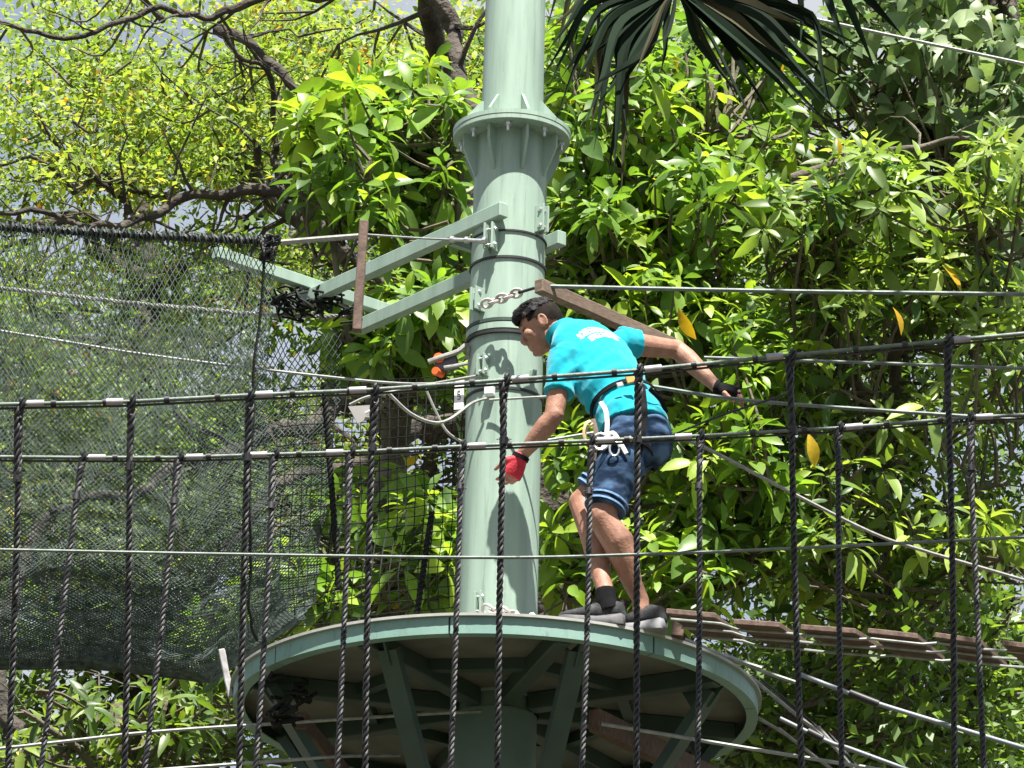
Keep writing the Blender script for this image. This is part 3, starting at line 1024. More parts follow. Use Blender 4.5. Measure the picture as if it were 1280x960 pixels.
def sq(u, v):
    q = u / .86
    s = v / 1.02
    top = P(lin(352, 592, q), lin(486, 470, q), YP + .72)
    bot = P(lin(332, 585, q), lin(800, 768, q), YP + .72)
    p = top.lerp(bot, s)
    return p + Vector((.02, .08, 0)) * noise.noise((u * 3, v * 3, 1.2)) + Vector((.008, 0, .008)) * noise.noise((u * 9, v * 9, 5))


net2 = thing('square_net', 'black square mesh net hanging behind the platform left of the pole', 'net', P(460, 790, YP + .72))
o = link('net_mesh', net_mesh(sq, .86, 1.02, .041, .0028, diag=False), M_NETB, net2)
o['kind'] = 'stuff'
for x0, y0, x1, y1 in ((405, 478, 424, 735), (540, 640, 520, 775)):
    MB().twist([P(lin(x0, x1, i / 8), lin(y0, y1, i / 8), YP + .69) for i in range(9)], .016, .08).build('border_rope', M_NETB, net2)


# ------------------------------------------------------------------ the person
def fuse(mb, voxel, smooth=4, factor=.5):
    """fuse overlapping closed shells into one continuous skin"""
    me = mb.mesh('tmp')
    o = bpy.data.objects.new('tmp', me)
    COL.objects.link(o)
    md = o.modifiers.new('r', 'REMESH')
    md.mode = 'VOXEL'
    md.voxel_size = voxel
    md.use_smooth_shade = True
    sm = o.modifiers.new('s', 'SMOOTH')
    sm.factor = factor
    sm.iterations = smooth
    dg = bpy.context.evaluated_depsgraph_get()
    out = bpy.data.meshes.new_from_object(o.evaluated_get(dg))
    bpy.data.objects.remove(o, do_unlink=True)
    bpy.data.meshes.remove(me)
    out.materials.clear()
    return out


def displace(me, fn):
    n = len(me.vertices)
    co = np.empty(n * 3)
    no = np.empty(n * 3)
    me.vertices.foreach_get('co', co)
    me.vertices.foreach_get('normal', no)
    co, no = co.reshape(-1, 3), no.reshape(-1, 3)
    d = np.array([fn(Vector(c)) for c in co])
    me.vertices.foreach_set('co', (co + no * d[:, None]).ravel())
    me.update()


fL = PZ(797, 783, Z_DECK + .005) + Vector((0, .05, 0))       # feet on the deck, just inside the rim
fR = PZ(742, 775, Z_DECK + .005) + Vector((0, .06, 0))
YM = fL.y
PM = lambda px, py, dy: P(px, py, YM + dy)
dR = fR.y - YM
J = dict(
    pelvis=PM(797, 545, .12), waist=PM(782, 508, .18), ribs=PM(758, 474, .25), chest=PM(742, 446, .30), upper=PM(723, 428, .335), neck=PM(705, 419, .37),
    lhip=PM(785, 556, .04), rhip=PM(806, 552, .20), lknee=PM(752, 647, -.04), rknee=PM(728, 629, .24), lank=PM(801, 751, .03), rank=PM(757, 741, dR + .02),
    ls=PM(706, 448, .20), rs=PM(780, 429, .43), lelb=PM(692, 521, .14), rel=PM(847, 437, .56), lwr=PM(651, 571, .22), rwr=PM(897, 485, .47), head=PM(677, 409, .42))
pers = thing('person', 'person in turquoise shirt and denim shorts bending forward on the platform, gripping a cable behind', 'person', (fL.x - .05, fL.y, Z_DECK))
across_p = (J['rhip'] - J['lhip']).normalized()
across_s = (J['rs'] - J['ls']).normalized()
spine = (J['neck'] - J['pelvis']).normalized()
across_p = (across_p - spine * across_p.dot(spine)).normalized()
across_s = (across_s - spine * across_s.dot(spine)).normalized()
back_n = spine.cross(across_s).normalized()
if back_n.y > 0:
    back_n = -back_n
AC = lambda t: across_p.lerp(across_s, t).normalized()

body = MB()
body.tube(spline([J['pelvis'] - spine * .05, J['pelvis'], J['waist'], J['ribs'], J['chest'], J['upper'], J['neck']], 1),
          [(.125, .10), (.16, .115), (.145, .105), (.155, .11), (.165, .105), (.13, .085), (.06, .058)], 20, xdir=[AC(t) for t in (0, 0, .3, .7, 1, 1, 1)], round_caps=True)
for h, k, a in (('lhip', 'lknee', 'lank'), ('rhip', 'rknee', 'rank')):
    H_, K_, A_ = J[h], J[k], J[a]
    body.tube([H_, H_.lerp(K_, .35), H_.lerp(K_, .75), K_], [.092, .086, .068, .058], 16, round_caps=True)
    sh = (A_ - K_).normalized()
    back = Vector((.75, -.25, 0))
    back = (back - sh * back.dot(sh)).normalized()
    body.tube([K_ - sh * .01, K_.lerp(A_, .12) + back * .006, K_.lerp(A_, .32) + back * .020, K_.lerp(A_, .55) + back * .012, K_.lerp(A_, .8), A_, A_ - Vector((0, 0, .05))], [.058, .061, .068, .058, .041, .036, .038], 16, round_caps=True)
    body.ellipsoid(K_ + Vector((-.018, -.004, .0)), Vector((.042, 0, 0)), Vector((0, .042, 0)), Vector((0, 0, .05)))
for s, e, w in (('ls', 'lelb', 'lwr'), ('rs', 'rel', 'rwr')):
    S_, E_, W_ = J[s], J[e], J[w]
    body.tube([S_, S_.lerp(E_, .3), S_.lerp(E_, .65), E_], [.06, .052, .047, .042], 14, round_caps=True)
    body.tube([E_ - (W_ - E_) * .05, E_.lerp(W_, .22), E_.lerp(W_, .5), E_.lerp(W_, .8), W_], [.040, .046, .041, .031, .027], 14, round_caps=True)
# head
Fh = Vector((-.86, .17, -.46)).normalized()
Uh = Vector((-.42, 0, .9))
Uh = (Uh - Fh * Uh.dot(Fh)).normalized()
Rh = Fh.cross(Uh)
HC = J['head']
hp = lambda f, u, r: HC + Fh * f + Uh * u + Rh * r
body.ellipsoid(hp(-.012, .03, 0), Fh * .094, Rh * .074, Uh * .088, 20, 14)
body.ellipsoid(hp(.018, -.03, 0), Fh * .066, Rh * .060, Uh * .085, 18, 12)
body.tube([hp(-.02, -.055, 0), hp(.03, -.085, 0), hp(.062, -.098, 0)], [(.058, .034), (.046, .028), (.026, .02)], 14, xdir=Rh, round_caps=True)
body.tube([hp(.072, .034, 0), hp(.086, .005, 0), hp(.102, -.022, 0), hp(.098, -.032, 0)], [.011, .0115, .015, .011], 10, round_caps=True)
body.ellipsoid(hp(.092, -.031, .011), Fh * .013, Rh * .011, Uh * .009)
body.ellipsoid(hp(.092, -.031, -.011), Fh * .013, Rh * .011, Uh * .009)
body.tube([hp(.068, .036, -.035), hp(.080, .040, -.014), hp(.080, .040, .014), hp(.068, .036, .035)], .0125, 8, round_caps=True)
body.tube([hp(.076, -.056, -.02), hp(.090, -.055, 0), hp(.076, -.056, .02)], .0085, 8, round_caps=True)
body.tube([hp(.074, -.069, -.018), hp(.087, -.070, 0), hp(.074, -.069, .018)], .0095, 8, round_caps=True)
body.ellipsoid(hp(.076, -.096, 0), Fh * .016, Rh * .018, Uh * .014)
for sg in (-1, 1):
    body.ellipsoid(hp(.062, -.012, sg * .038), Fh * .026, Rh * .024, Uh * .024)
    ec = hp(-.012, -.004, sg * .073)
    body.ellipsoid(ec, Fh * .018 - Uh * .004, Rh * .007 * sg + Fh * -.004, Uh * .031, 12, 8)
    rim = [ec + (Fh * (-.004 + .017 * math.cos(t)) + Uh * (.002 + .030 * math.sin(t))) + Rh * (sg * .006) - Fh * .003 for t in np.linspace(-.4, 4.2, 10)]
    body.tube(rim, .0048, 6, round_caps=True)
body.tube([J['neck'] - spine * .05, J['neck'] + Vector((-.01, 0, .0)), hp(-.045, -.05, 0), hp(-.03, -.02, 0)], [.066, .058, .055, .056], 14, round_caps=True)


def hand(W_, fd, pn, thumb, curl, spread=.10):
    """fd: pointing direction, pn: towards the palm side, thumb: side vector sign; returns palm ring path for a glove"""
    fd = fd.normalized()
    pn = (pn - fd * pn.dot(fd)).normalized()
    sd = fd.cross(pn) * thumb
    K0 = W_ + fd * .092
    body.tube([W_ - fd * .01, W_ + fd * .03, W_ + fd * .065, K0], [(.027, .021), (.036, .019), (.041, .017), (.039, .014)], 14, xdir=sd, round_caps=True)
    for i, (o, L) in enumerate(((.030, .068), (.0105, .078), (-.0105, .073), (-.030, .058))):
        p = W_ + fd * (.088 - .004 * abs(i - 1)) + sd * o
        d = (fd + sd * (spread * (o / .03))).normalized()
        pts = [p - d * .015, p]
        ang = 0
        for q, l in enumerate((.45, .32, .25)):
            ang += curl * (1, 1.05, .8)[q] * (1 + .06 * i)
            pts.append(pts[-1] + (d * math.cos(ang) + pn * math.sin(ang)) * L * l)
        body.tube(pts, [.0098, .0098, .0092, .0084, .007], 8, round_caps=True)
    tp = W_ + fd * .028 + sd * .030
    td = (fd * .65 + sd * .75 + pn * .35).normalized()
    t2 = (fd * .9 + sd * .15 + pn * .5).normalized()
    body.tube([tp - td * .012, tp + td * .035, tp + td * .035 + t2 * .032, tp + td * .035 + t2 * .056], [.014, .0125, .0105, .008], 8, round_caps=True)
    return K0, sd, pn


lfd = (PM(636, 601, .24) - J['lwr'])
lh = hand(J['lwr'], lfd, Vector((-.5, .75, .1)), -1, .42)
rfd = (PM(922, 490, .45) - J['rwr'])
rh_ = hand(J['rwr'], rfd, Vector((.15, .35, -.9)), -1, .55)
bo = link('body', fuse(body, .0045, 5), M_SKIN, pers)

# hair: cropped sides and a fuller top
side = MB()
side.ellipsoid(hp(-.016, .030, 0), Fh * .094, Rh * .0775, Uh * .088, 28, 18)
sm_ = side.mesh()
bm = bmesh.new()
bm.from_mesh(sm_)
for v in list(bm.verts):
    q = v.co - HC
    f, u, r = q.dot(Fh), q.dot(Uh), q.dot(Rh)
    low = .012 + .35 * max(0, f - .01) if f > -.02 else .012 - .85 * (-.02 - f)
    if u < low or (f > .055 and u < .055):
        bm.verts.remove(v)
bm.to_mesh(sm_)
bm.free()
link('cropped_hair', sm_, M_FADE, pers)
top = MB()
top.ellipsoid(hp(-.006, .056, 0), Fh * .094, Rh * .072, Uh * .072, 60, 40)
top.ellipsoid(hp(.045, .082, 0), Fh * .05, Rh * .052, Uh * .04, 40, 24)
tm = fuse(top, .0035, 2)
bm = bmesh.new()
bm.from_mesh(tm)
for v in list(bm.verts):
    q = v.co - HC
    f, u, r = q.dot(Fh), q.dot(Uh), q.dot(Rh)
    if u < .058 + .25 * max(0, -f - .01) + .006 * noise.noise(q * 90) - .12 * max(0, f - .05):
        bm.verts.remove(v)
bm.to_mesh(tm)
bm.free()
tm.update()
displace(tm, lambda c: .011 * noise.noise(Vector(((c - HC).dot(Fh) * 28, (c - HC).dot(Rh) * 90, (c - HC).dot(Uh) * 28))) + .003 * noise.noise(c * 200) + .004)
link('hair', tm, M_HAIR, pers)
tuft = MB()
for i in range(700):
    f, r = random.uniform(-.085, .085), random.uniform(-.06, .06)
    u2 = 1 - (f + .006) ** 2 / .094 ** 2 - r * r / .075 ** 2
    if u2 < .08:
        continue
    p = hp(f, .056 + .074 * math.sqrt(u2), r)
    dv = (Uh * random.uniform(.05, .45) + Fh * random.uniform(.6, 1.1) + Rh * random.uniform(-.25, .25)).normalized()
    tuft.tube([p - dv * .006 - Uh * .002, p + dv * .008, p + dv * .022 - Uh * .001], [.0026, .0022, .0006], 4)
tuft.build('hair_tuft', M_HAIR, pers)
for sg in (-1, 1):
    MB().ellipsoid(hp(.078, .012, sg * .03), Fh * .006, Rh * .013, Uh * .005).build('eye', M_EYE, pers)
    MB().tube([hp(.083, .036, sg * .014), hp(.083, .041, sg * .03), hp(.070, .037, sg * .045)], [.004, .0045, .003], 6).build('eyebrow', M_HAIR, pers)

# shirt
shirt = MB()
hem = J['pelvis'] + spine * .018
shirt.tube([hem - across_s * .0, J['waist'] - spine * .012, J['waist'] + spine * .05, J['ribs'], J['chest'], J['upper'] + spine * .012, J['neck'] + spine * .004],
           [(.186, .150), (.164, .126), (.168, .128), (.176, .128), (.184, .120), (.162, .10), (.078, .076)], 28, xdir=[AC(t) for t in (0, .2, .4, .7, 1, 1, 1)])
shirt.ellipsoid(J['ls'].lerp(J['chest'], .12), Vector((.073, 0, 0)), Vector((0, .073, 0)), Vector((0, 0, .073)))
shirt.ellipsoid(J['rs'].lerp(J['chest'], .12), Vector((.064, 0, 0)), Vector((0, .064, 0)), Vector((0, 0, .064)))
for s, e, q in (('ls', 'lelb', .60), ('rs', 'rel', .26)):
    S_, E_ = J[s], J[e]
    E2 = S_.lerp(E_, q)
    dd = (E_ - S_).normalized()
    shirt.tube([S_ - dd * .02, S_.lerp(E2, .5), E2 - dd * .028, E2 - dd * .022, E2], [.074, .068, .064, .067, .0665], 20)
col_c = J['neck'] + spine * .012
sh_me = fuse(shirt, .0055, 5)
wdir = (across_p + spine * .55).normalized()
w2 = (across_p * .4 - spine).normalized()


def wrinkle(c):
    q = c - J['chest']
    low = max(0, min(1, (-q.dot(spine) + .02) / .25))
    a = noise.noise(Vector((q.dot(w2) * 26, q.dot(wdir) * 6, q.dot(back_n) * 8)))
    b = noise.noise(Vector((q.dot(wdir) * 16, q.dot(w2) * 7, q.dot(back_n) * 9)) + Vector((5, 2, 1)))
    return low * (.015 * a + .008 * b) + .004 * b + .002 * noise.noise(c * 40)


displace(sh_me, wrinkle)
nv = len(sh_me.vertices)
co = np.empty(nv * 3)
no = np.empty(nv * 3)
sh_me.vertices.foreach_get('co', co)
sh_me.vertices.foreach_get('normal', no)
co, no = co.reshape(-1, 3), no.reshape(-1, 3)
pc = PM(744, 423, .26)
rel = co - np.array(pc)
uvw = np.stack([rel @ np.array(across_s), rel @ np.array(spine), (no @ np.array(back_n) > .1).astype(float)], 1)
at = sh_me.attributes.new('puv', 'FLOAT_VECTOR', 'POINT')
at.data.foreach_set('vector', uvw.astype(np.float32).ravel())
M_SHIRT = mat('turquoise_jersey', (0.0, 0.28, 0.36), 0.8, (0.002, 0.315, 0.40), 12, bump=.25, bscale=300, spec=.12)
nt = M_SHIRT.node_tree
b_ = nt.nodes['Principled BSDF']
b_.inputs['Sheen Weight'].default_value = .2
an = nt.nodes.new('ShaderNodeAttribute')
an.attribute_name = 'puv'
sx = nt.nodes.new('ShaderNodeSeparateXYZ')
nt.links.new(an.outputs['Vector'], sx.inputs[0])


def mth(op, a, b=None):
    nd = nt.nodes.new('ShaderNodeMath')
    nd.operation = op
    for i, v in enumerate((a, b)):
        if v is None:
            continue
        if isinstance(v, (int, float)):
            nd.inputs[i].default_value = v
        else:
            nt.links.new(v, nd.inputs[i])
    return nd.outputs[0]


ax_ = mth('ABSOLUTE', sx.outputs[0])
# two lettered lines arched over one another
arch = mth('ADD', sx.outputs[1], mth('MULTIPLY', mth('MULTIPLY', sx.outputs[0], sx.outputs[0]), 3.0))
l1 = mth('MULTIPLY', mth('LESS_THAN', mth('ABSOLUTE', mth('SUBTRACT', arch, .018)), .022), mth('LESS_THAN', ax_, .105))
l2 = mth('MULTIPLY', mth('LESS_THAN', mth('ABSOLUTE', mth('ADD', arch, .032)), .018), mth('LESS_THAN', ax_, .075))
band = mth('MAXIMUM', l1, l2)
nz = nt.nodes.new('ShaderNodeTexNoise')
nz.inputs['Scale'].default_value = 55
nz.inputs['Detail'].default_value = 1
nt.links.new(an.outputs['Vector'], nz.inputs['Vector'])
msk = mth('MULTIPLY', mth('MULTIPLY', band, mth('GREATER_THAN', nz.outputs[0], .43)), sx.outputs[2])
mxn = nt.nodes.new('ShaderNodeMix')
mxn.data_type = 'RGBA'
old = b_.inputs['Base Color'].links[0].from_socket
nt.links.new(msk, mxn.inputs['Factor'])
nt.links.new(old, mxn.inputs['A'])
mxn.inputs['B'].default_value = (.6, .64, .63, 1)
nt.links.new(mxn.outputs['Result'], b_.inputs['Base Color'])
shirt_o = link('shirt', sh_me, M_SHIRT, pers)


def loop(c, nrm, xd, rx, ry, w, th, n=36):
    """a flat strap bent round an ellipse"""
    nrm = nrm.normalized()
    xd = (xd - nrm * xd.dot(nrm)).normalized()
    yd = nrm.cross(xd)
    vs, fs = [], []
    for i in range(n):
        a = 2 * math.pi * i / n
        e = xd * math.cos(a) + yd * math.sin(a)
        p = c + xd * rx * math.cos(a) + yd * ry * math.sin(a)
        for o, z in ((0, -w / 2), (th, -w / 2), (th, w / 2), (0, w / 2)):
            vs.append(p + e * o + nrm * z)
    for i in range(n):
        for j in range(4):
            fs.append((i * 4 + j, i * 4 + (j + 1) % 4, ((i + 1) % n) * 4 + (j + 1) % 4, ((i + 1) % n) * 4 + j))
    return MB().add(vs, fs)


# collar stand folded round the neck
loop(col_c, (spine + Vector((-.1, 0, .05))), across_s, .073, .07, .034, .006).build('collar', M_SHIRT_C if 'M_SHIRT_C' in globals() else mat('turquoise_collar', (0.0, 0.24, 0.31), .75, bump=.2, bscale=300, spec=.25), shirt_o)

# denim shorts
sh = MB()
sh.tube([J['pelvis'] - spine * .03, J['pelvis'] + spine * .03, J['waist'] - spine * .045], [(.168, .128), (.168, .130), (.145, .110)], 24, xdir=across_p)
sh.ellipsoid(J['pelvis'] + Vector((.055, -.03, -.03)), Vector((.10, 0, 0)), Vector((0, .13, 0)), Vector((0, 0, .12)))
for h, k, q, r0, r1 in (('lhip', 'lknee', .90, .112, .083), ('rhip', 'rknee', .86, .106, .082)):
    H_, K_ = J[h], J[k]
    E_ = H_.lerp(K_, q)
    dd = (K_ - H_).normalized()
    dv = (dd + Vector((0, 0, -.35))).normalized()
    sh.ellipsoid(H_, Vector((.112, 0, 0)), Vector((0, .112, 0)), Vector((0, 0, .112)))
    sh.tube([H_, H_.lerp(E_, .4), H_.lerp(E_, .8), E_ - dd * .012, E_], [r0, (r0 + r1) / 2 + .006, r1 + .002, r1 + .004, r1 + .003], 22)
shm = fuse(sh, .0055, 5)
thd = (J['lknee'] - J['lhip']).normalized()


def denim_fold(c):
    q = c - J['lhip']
    a = noise.noise(Vector((q.dot(thd) * 28, q.x * 7, q.y * 7)))
    b = noise.noise(c * 16)
    return .006 * a + .005 * b


displace(shm, denim_fold)
M_DENIM = mat('blue_denim', (0.008, 0.020, 0.046), 0.9, (0.085, 0.155, 0.27), 6, stretch=(1.6, 1.0, 2.6), bump=.5, bscale=160, spec=.12, lo=.42, hi=.68)
shorts = link('shorts', shm, M_DENIM, pers)
for h, k, q, r1 in (('lhip', 'lknee', .87, .088), ('rhip', 'rknee', .83, .087)):
    H_, K_ = J[h], J[k]
    dd = K_ - H_
    for e in (0, .07):
        loop(H_.lerp(K_, q - e), dd, across_p, r1 + e * .06, r1 + e * .06, .009, .003).build('hem_stitching', mat('faded_denim', (.16, .28, .46), .85, (.08, .16, .3), 60), shorts)
pk = J['lhip'].lerp(J['lknee'], .42) + Vector((.01, -.118, 0))

# harness
har = thing('harness', 'black climbing harness with a white lanyard and steel carabiner round the hips', 'harness', J['pelvis'] - Vector((0, 0, .15)))
loop(J['waist'] + spine * .008, spine, AC(.25), .174, .137, .022, .005).build('waist_belt', M_BLACK, har)
for h, k in (('lhip', 'lknee'), ('rhip', 'rknee')):
    c = J[h].lerp(J[k], .14)
    loop(c, (J[k] - J[h]) + Vector((.12, 0, .1)), across_p, .118, .118, .034, .005).build('leg_loop', M_BLACK, har)
MB().tube(spline([PM(803, 482, .05), PM(806, 515, -.03), PM(803, 545, -.06), PM(798, 572, -.05)], 4), [(.004, .014)] * 13, 6, xdir=Vector((0, 1, 0))).build('rear_strap', M_BLACK, har)
MB().tube(spline([PM(751, 503, -.02), PM(757, 513, -.05), PM(759, 530, -.07), PM(757, 552, -.08), PM(753, 562, -.08)], 4), [(.006, .011)] * 17, 6, xdir=Vector((0, 1, 0))).build('lanyard', M_WEB, har)
MB().tube(spline([PM(757, 548, -.09), PM(766, 541, -.095), PM(775, 553, -.10), PM(783, 567, -.10)], 4), [(.006, .0105)] * 13, 6, xdir=Vector((0, 1, 0))).build('lanyard', M_WEB, har)
cb = [PM(751 + 8 * math.cos(t) * 1.3, 552 + 10 * math.sin(t), -.09) for t in np.linspace(0, 6.1, 14)]
MB().tube(cb, .0055, 7).build('carabiner', M_STEEL, har)
MB().tube(spline([PM(740, 562, -.05), PM(731, 552, -.06), PM(733, 536, -.06), PM(741, 530, -.05)], 4), .007, 7).build('gear_loop', mat('tan_cord', (.45, .36, .2), .7), har)
MB().box(PM(788, 474, -.02), (.018, 0, .006), (0, .006, 0), (-.006, 0, .017)).build('buckle', mat('amber_buckle', (.55, .32, .10), .5), har, smooth=False, bevel=.003)
MB().box(PM(775, 481, -.02), (.014, 0, .004), (0, .006, 0), (-.004, 0, .010)).build('buckle', M_STEEL, har, smooth=False, bevel=.003)
MB().box(PM(786, 549, -.10), (.013, 0, .002), (0, .008, 0), (-.002, 0, .012)).build('buckle', M_STEEL, har, smooth=False, bevel=.003)

MB().tube(spline([PM(741, 524, -.02), PM(745, 540, -.05), PM(744, 556, -.06), PM(742, 576, -.06)], 4), [(.004, .012)] * 13, 6, xdir=Vector((0, 1, 0))).build('thigh_strap', mat('brown_webbing', (.09, .06, .04), .8), har)
MB().tube(spline([PM(738, 558, -.07), PM(730, 545, -.08), PM(732, 530, -.08), PM(738, 526, -.06)], 4), [(.003, .007)] * 13, 6, xdir=Vector((0, 1, 0))).build('lanyard', mat('tan_cord', (.45, .36, .2), .7), har)
cb2 = [PM(768 + 6 * math.cos(t), 561 + 9 * math.sin(t), -.11) for t in np.linspace(0, 6.1, 14)]
MB().tube(cb2, .0045, 7).build('carabiner', M_STEEL, har)
MB().tube(spline([PM(812, 486, .0), PM(826, 500, .06), PM(833, 516, .14)], 4), [(.004, .012)] * 9, 6, xdir=Vector((0, 1, 0))).build('rear_strap', M_BLACK, har)

# gloves: fingerless
for (W_, fd, (K0, sd, pn), mt, nm) in ((J['lwr'], lfd.normalized(), lh, M_RED, 'red'), (J['rwr'], rfd.normalized(), rh_, M_BLACK, 'black')):
    g = MB()
    g.tube([W_ - fd * .012, W_ + fd * .012, W_ + fd * .035, W_ + fd * .07, K0 + fd * .004], [(.036, .031), (.036, .030), (.043, .028), (.049, .027), (.048, .025)], 18, xdir=sd)
    for i, o_ in enumerate((.030, .0105, -.0105, -.030)):
        p = W_ + fd * (.086 - .004 * abs(i - 1)) + sd * o_
        g.tube([p - fd * .01, p + (fd * .8 + pn * .45) * .026], [.0145, .0135], 8)
    tp = W_ + fd * .028 + sd * .030
    td = (fd * .65 + sd * .75 + pn * .35).normalized()
    g.tube([tp - td * .015, tp + td * .03], [.019, .0165], 10)
    gl = link('glove', fuse(g, .004, 3), mt, pers)
    gl['label'] = nm + ' fingerless glove'
    loop(W_ + fd * .002, fd, sd, .0365, .0325, .018, .003, 20).build('glove_cuff', M_BLACK if nm == 'red' else mt, gl)


# shoes and socks
def shoe(F, ank, dirv, sole_m, up_m, heel_h):
    dirv = dirv.normalized()
    s = Vector((0, 0, 1)).cross(dirv)
    Z = Vector((0, 0, 1))
    st = [(-.098, .030, .050), (-.085, .036, .088), (-.05, .038, .098), (-.01, .038, .088), (.04, .043, .066), (.09, .047, .052), (.13, .042, .042), (.155, .028, .034)]
    u = MB()
    pts = [F + dirv * x + Z * (.026 + h / 2) for x, w, h in st]
    u.tube(pts, [(w, h / 2) for x, w, h in st], 18, xdir=s, round_caps=True)
    um = fuse(u, .006, 4)
    so_ = link('shoe', um, up_m, pers)
    n = len(st)
    vs, fs = [], []
    out = [(-.112, .022), (-.10, .036), (-.05, .042), (0, .041), (.05, .047), (.095, .051), (.14, .045), (.165, .026), (.172, .0)]
    loopv = [(x, w) for x, w in out] + [(x, -w) for x, w in out[:-1][::-1]]
    m_ = len(loopv)
    for z, g in ((0, .0), (.004, .004), (.024, .003), (.038, -.004)):
        for x, w in loopv:
            rise = (.012 * max(0, (x - .09) / .08) ** 2 if z < .02 else .008 * max(0, (x - .09) / .08)) + (.018 * max(0, (-x - .05) / .06) if z > .02 else 0)
            vs.append(F + dirv * (x + g * (1 if x > 0 else -1)) + s * (w + g * (1 if w > 0 else -1)) + Z * (z + rise))
    for i in range(3):
        for j in range(m_):
            fs.append((i * m_ + j, i * m_ + (j + 1) % m_, (i + 1) * m_ + (j + 1) % m_, (i + 1) * m_ + j))
    fs += [tuple(range(m_))[::-1], tuple(3 * m_ + j for j in range(m_))]
    MB().add(vs, fs).build('sole', sole_m, so_)
    lc = MB()
    for k in range(5):
        x = .02 + .017 * k
        h = interp(x, [q[0] for q in st], [q[2] for q in st]) + .028
        lc.tube([F + dirv * x + s * .02 + Z * (h - .008), F + dirv * (x + .004) + Z * (h + .002), F + dirv * x - s * .02 + Z * (h - .008)], .0032, 5)
    lc.build('lace', M_TAPE, so_)
    if not heel_h:
        return
    sock = MB()
    top_ = ank + Vector((0, 0, .02 if heel_h else -.01))
    sock.tube([F + Z * .07 - dirv * .045, F.lerp(ank, .75) + Z * .0 - dirv * .01, top_], [(.050, .048), (.047, .046), (.043, .042)], 14)
    link('sock', fuse(sock, .006, 2), M_BLACK, pers)


shoe(Vector((fL.x, fL.y + .03, Z_DECK)) + Vector((.012, 0, 0)), J['lank'], Vector((-.93, .36, 0)), M_SOLE, M_SHOE, 0)
shoe(Vector((fR.x, fR.y + .02, Z_DECK)) + Vector((.02, 0, 0)), J['rank'], Vector((-1, .06, 0)), M_SOLED, M_SHOE, 1)


# ------------------------------------------------------------------ foliage
def leaf_template(width=.36, fold=.25, curve=.22, kind='lance', n=5):
    v, f = [], []
    for i in range(n + 1):
        t = i / n
        if kind == 'lance':
            w = width * .5 * (math.sin(math.pi * min(1, t ** .85)) ** .8 if 0 < t < 1 else .03)
        elif kind == 'obovate':
            w = width * .5 * (math.sin(math.pi * t ** 1.25) ** .85 if 0 < t < 1 else .04)
        else:       # heart
            w = width * .5 * (.62, .95, 1.0, .84, .58, .28, .02)[i]
        z = -curve * t * t
        back = (-.13 if kind == 'heart' and i == 0 else (-.06 if kind == 'heart' and i == 1 else 0))
        v += [(t + back, w, z + fold * w), (t, 0, z), (t + back, -w, z + fold * w)]
    for i in range(n):
        a = i * 3
        f += [(a, a + 1, a + 4, a + 3), (a + 1, a + 2, a + 5, a + 4)]
    return np.array(v), np.array(f)


TPL = {
    'lance': leaf_template(.33, .35, .30, 'lance'),
    'obovate': leaf_template(.42, .30, .36, 'obovate'),
    'heart': leaf_template(.80, .22, .36, 'heart', 6),
    'small': (np.array([(0, 0, 0), (.5, .24, .04), (1, 0, -.06), (.5, -.24, .04)]), np.array([(0, 3, 2, 1)])),
    'tiny': (np.array([(0, 0, 0), (.5, .20, .03), (1, 0, -.08), (.5, -.20, .03)]), np.array([(0, 3, 2, 1)])),
}


def fast_mesh(name, V, F):
    me = bpy.data.meshes.new(name)
    me.vertices.add(len(V))
    me.vertices.foreach_set('co', V.astype(np.float32).ravel())
    k = F.shape[1]
    me.loops.add(F.size)
    me.loops.foreach_set('vertex_index', F.astype(np.int32).ravel())
    me.polygons.add(len(F))
    me.polygons.foreach_set('loop_start', np.arange(0, F.size, k, dtype=np.int32))
    me.update(calc_edges=True)
    return me


def set_tint(me, cols):
    a = me.color_attributes.new('tint', 'FLOAT_COLOR', 'POINT')
    c4 = np.ones((len(cols), 4), dtype=np.float32)
    c4[:, :3] = cols
    a.data.foreach_set('color', c4.ravel())


def leaves_mesh(name, tpl, loc, D, Nn, S, tint):
    tv, tf = TPL[tpl]
    side_ = np.cross(Nn, D)
    V = loc[:, None, :] + S[:, None, None] * (tv[None, :, 0, None] * D[:, None, :] + tv[None, :, 1, None] * side_[:, None, :] + tv[None, :, 2, None] * Nn[:, None, :])
    k = len(tv)
    F = (tf[None] + (np.arange(len(loc)) * k)[:, None, None]).reshape(-1, tf.shape[1])
    me = fast_mesh(name, V.reshape(-1, 3), F)
    set_tint(me, np.repeat(tint, k, 0))
    return me


def unit(a):
    return a / np.maximum(1e-9, np.linalg.norm(a, axis=-1, keepdims=True))


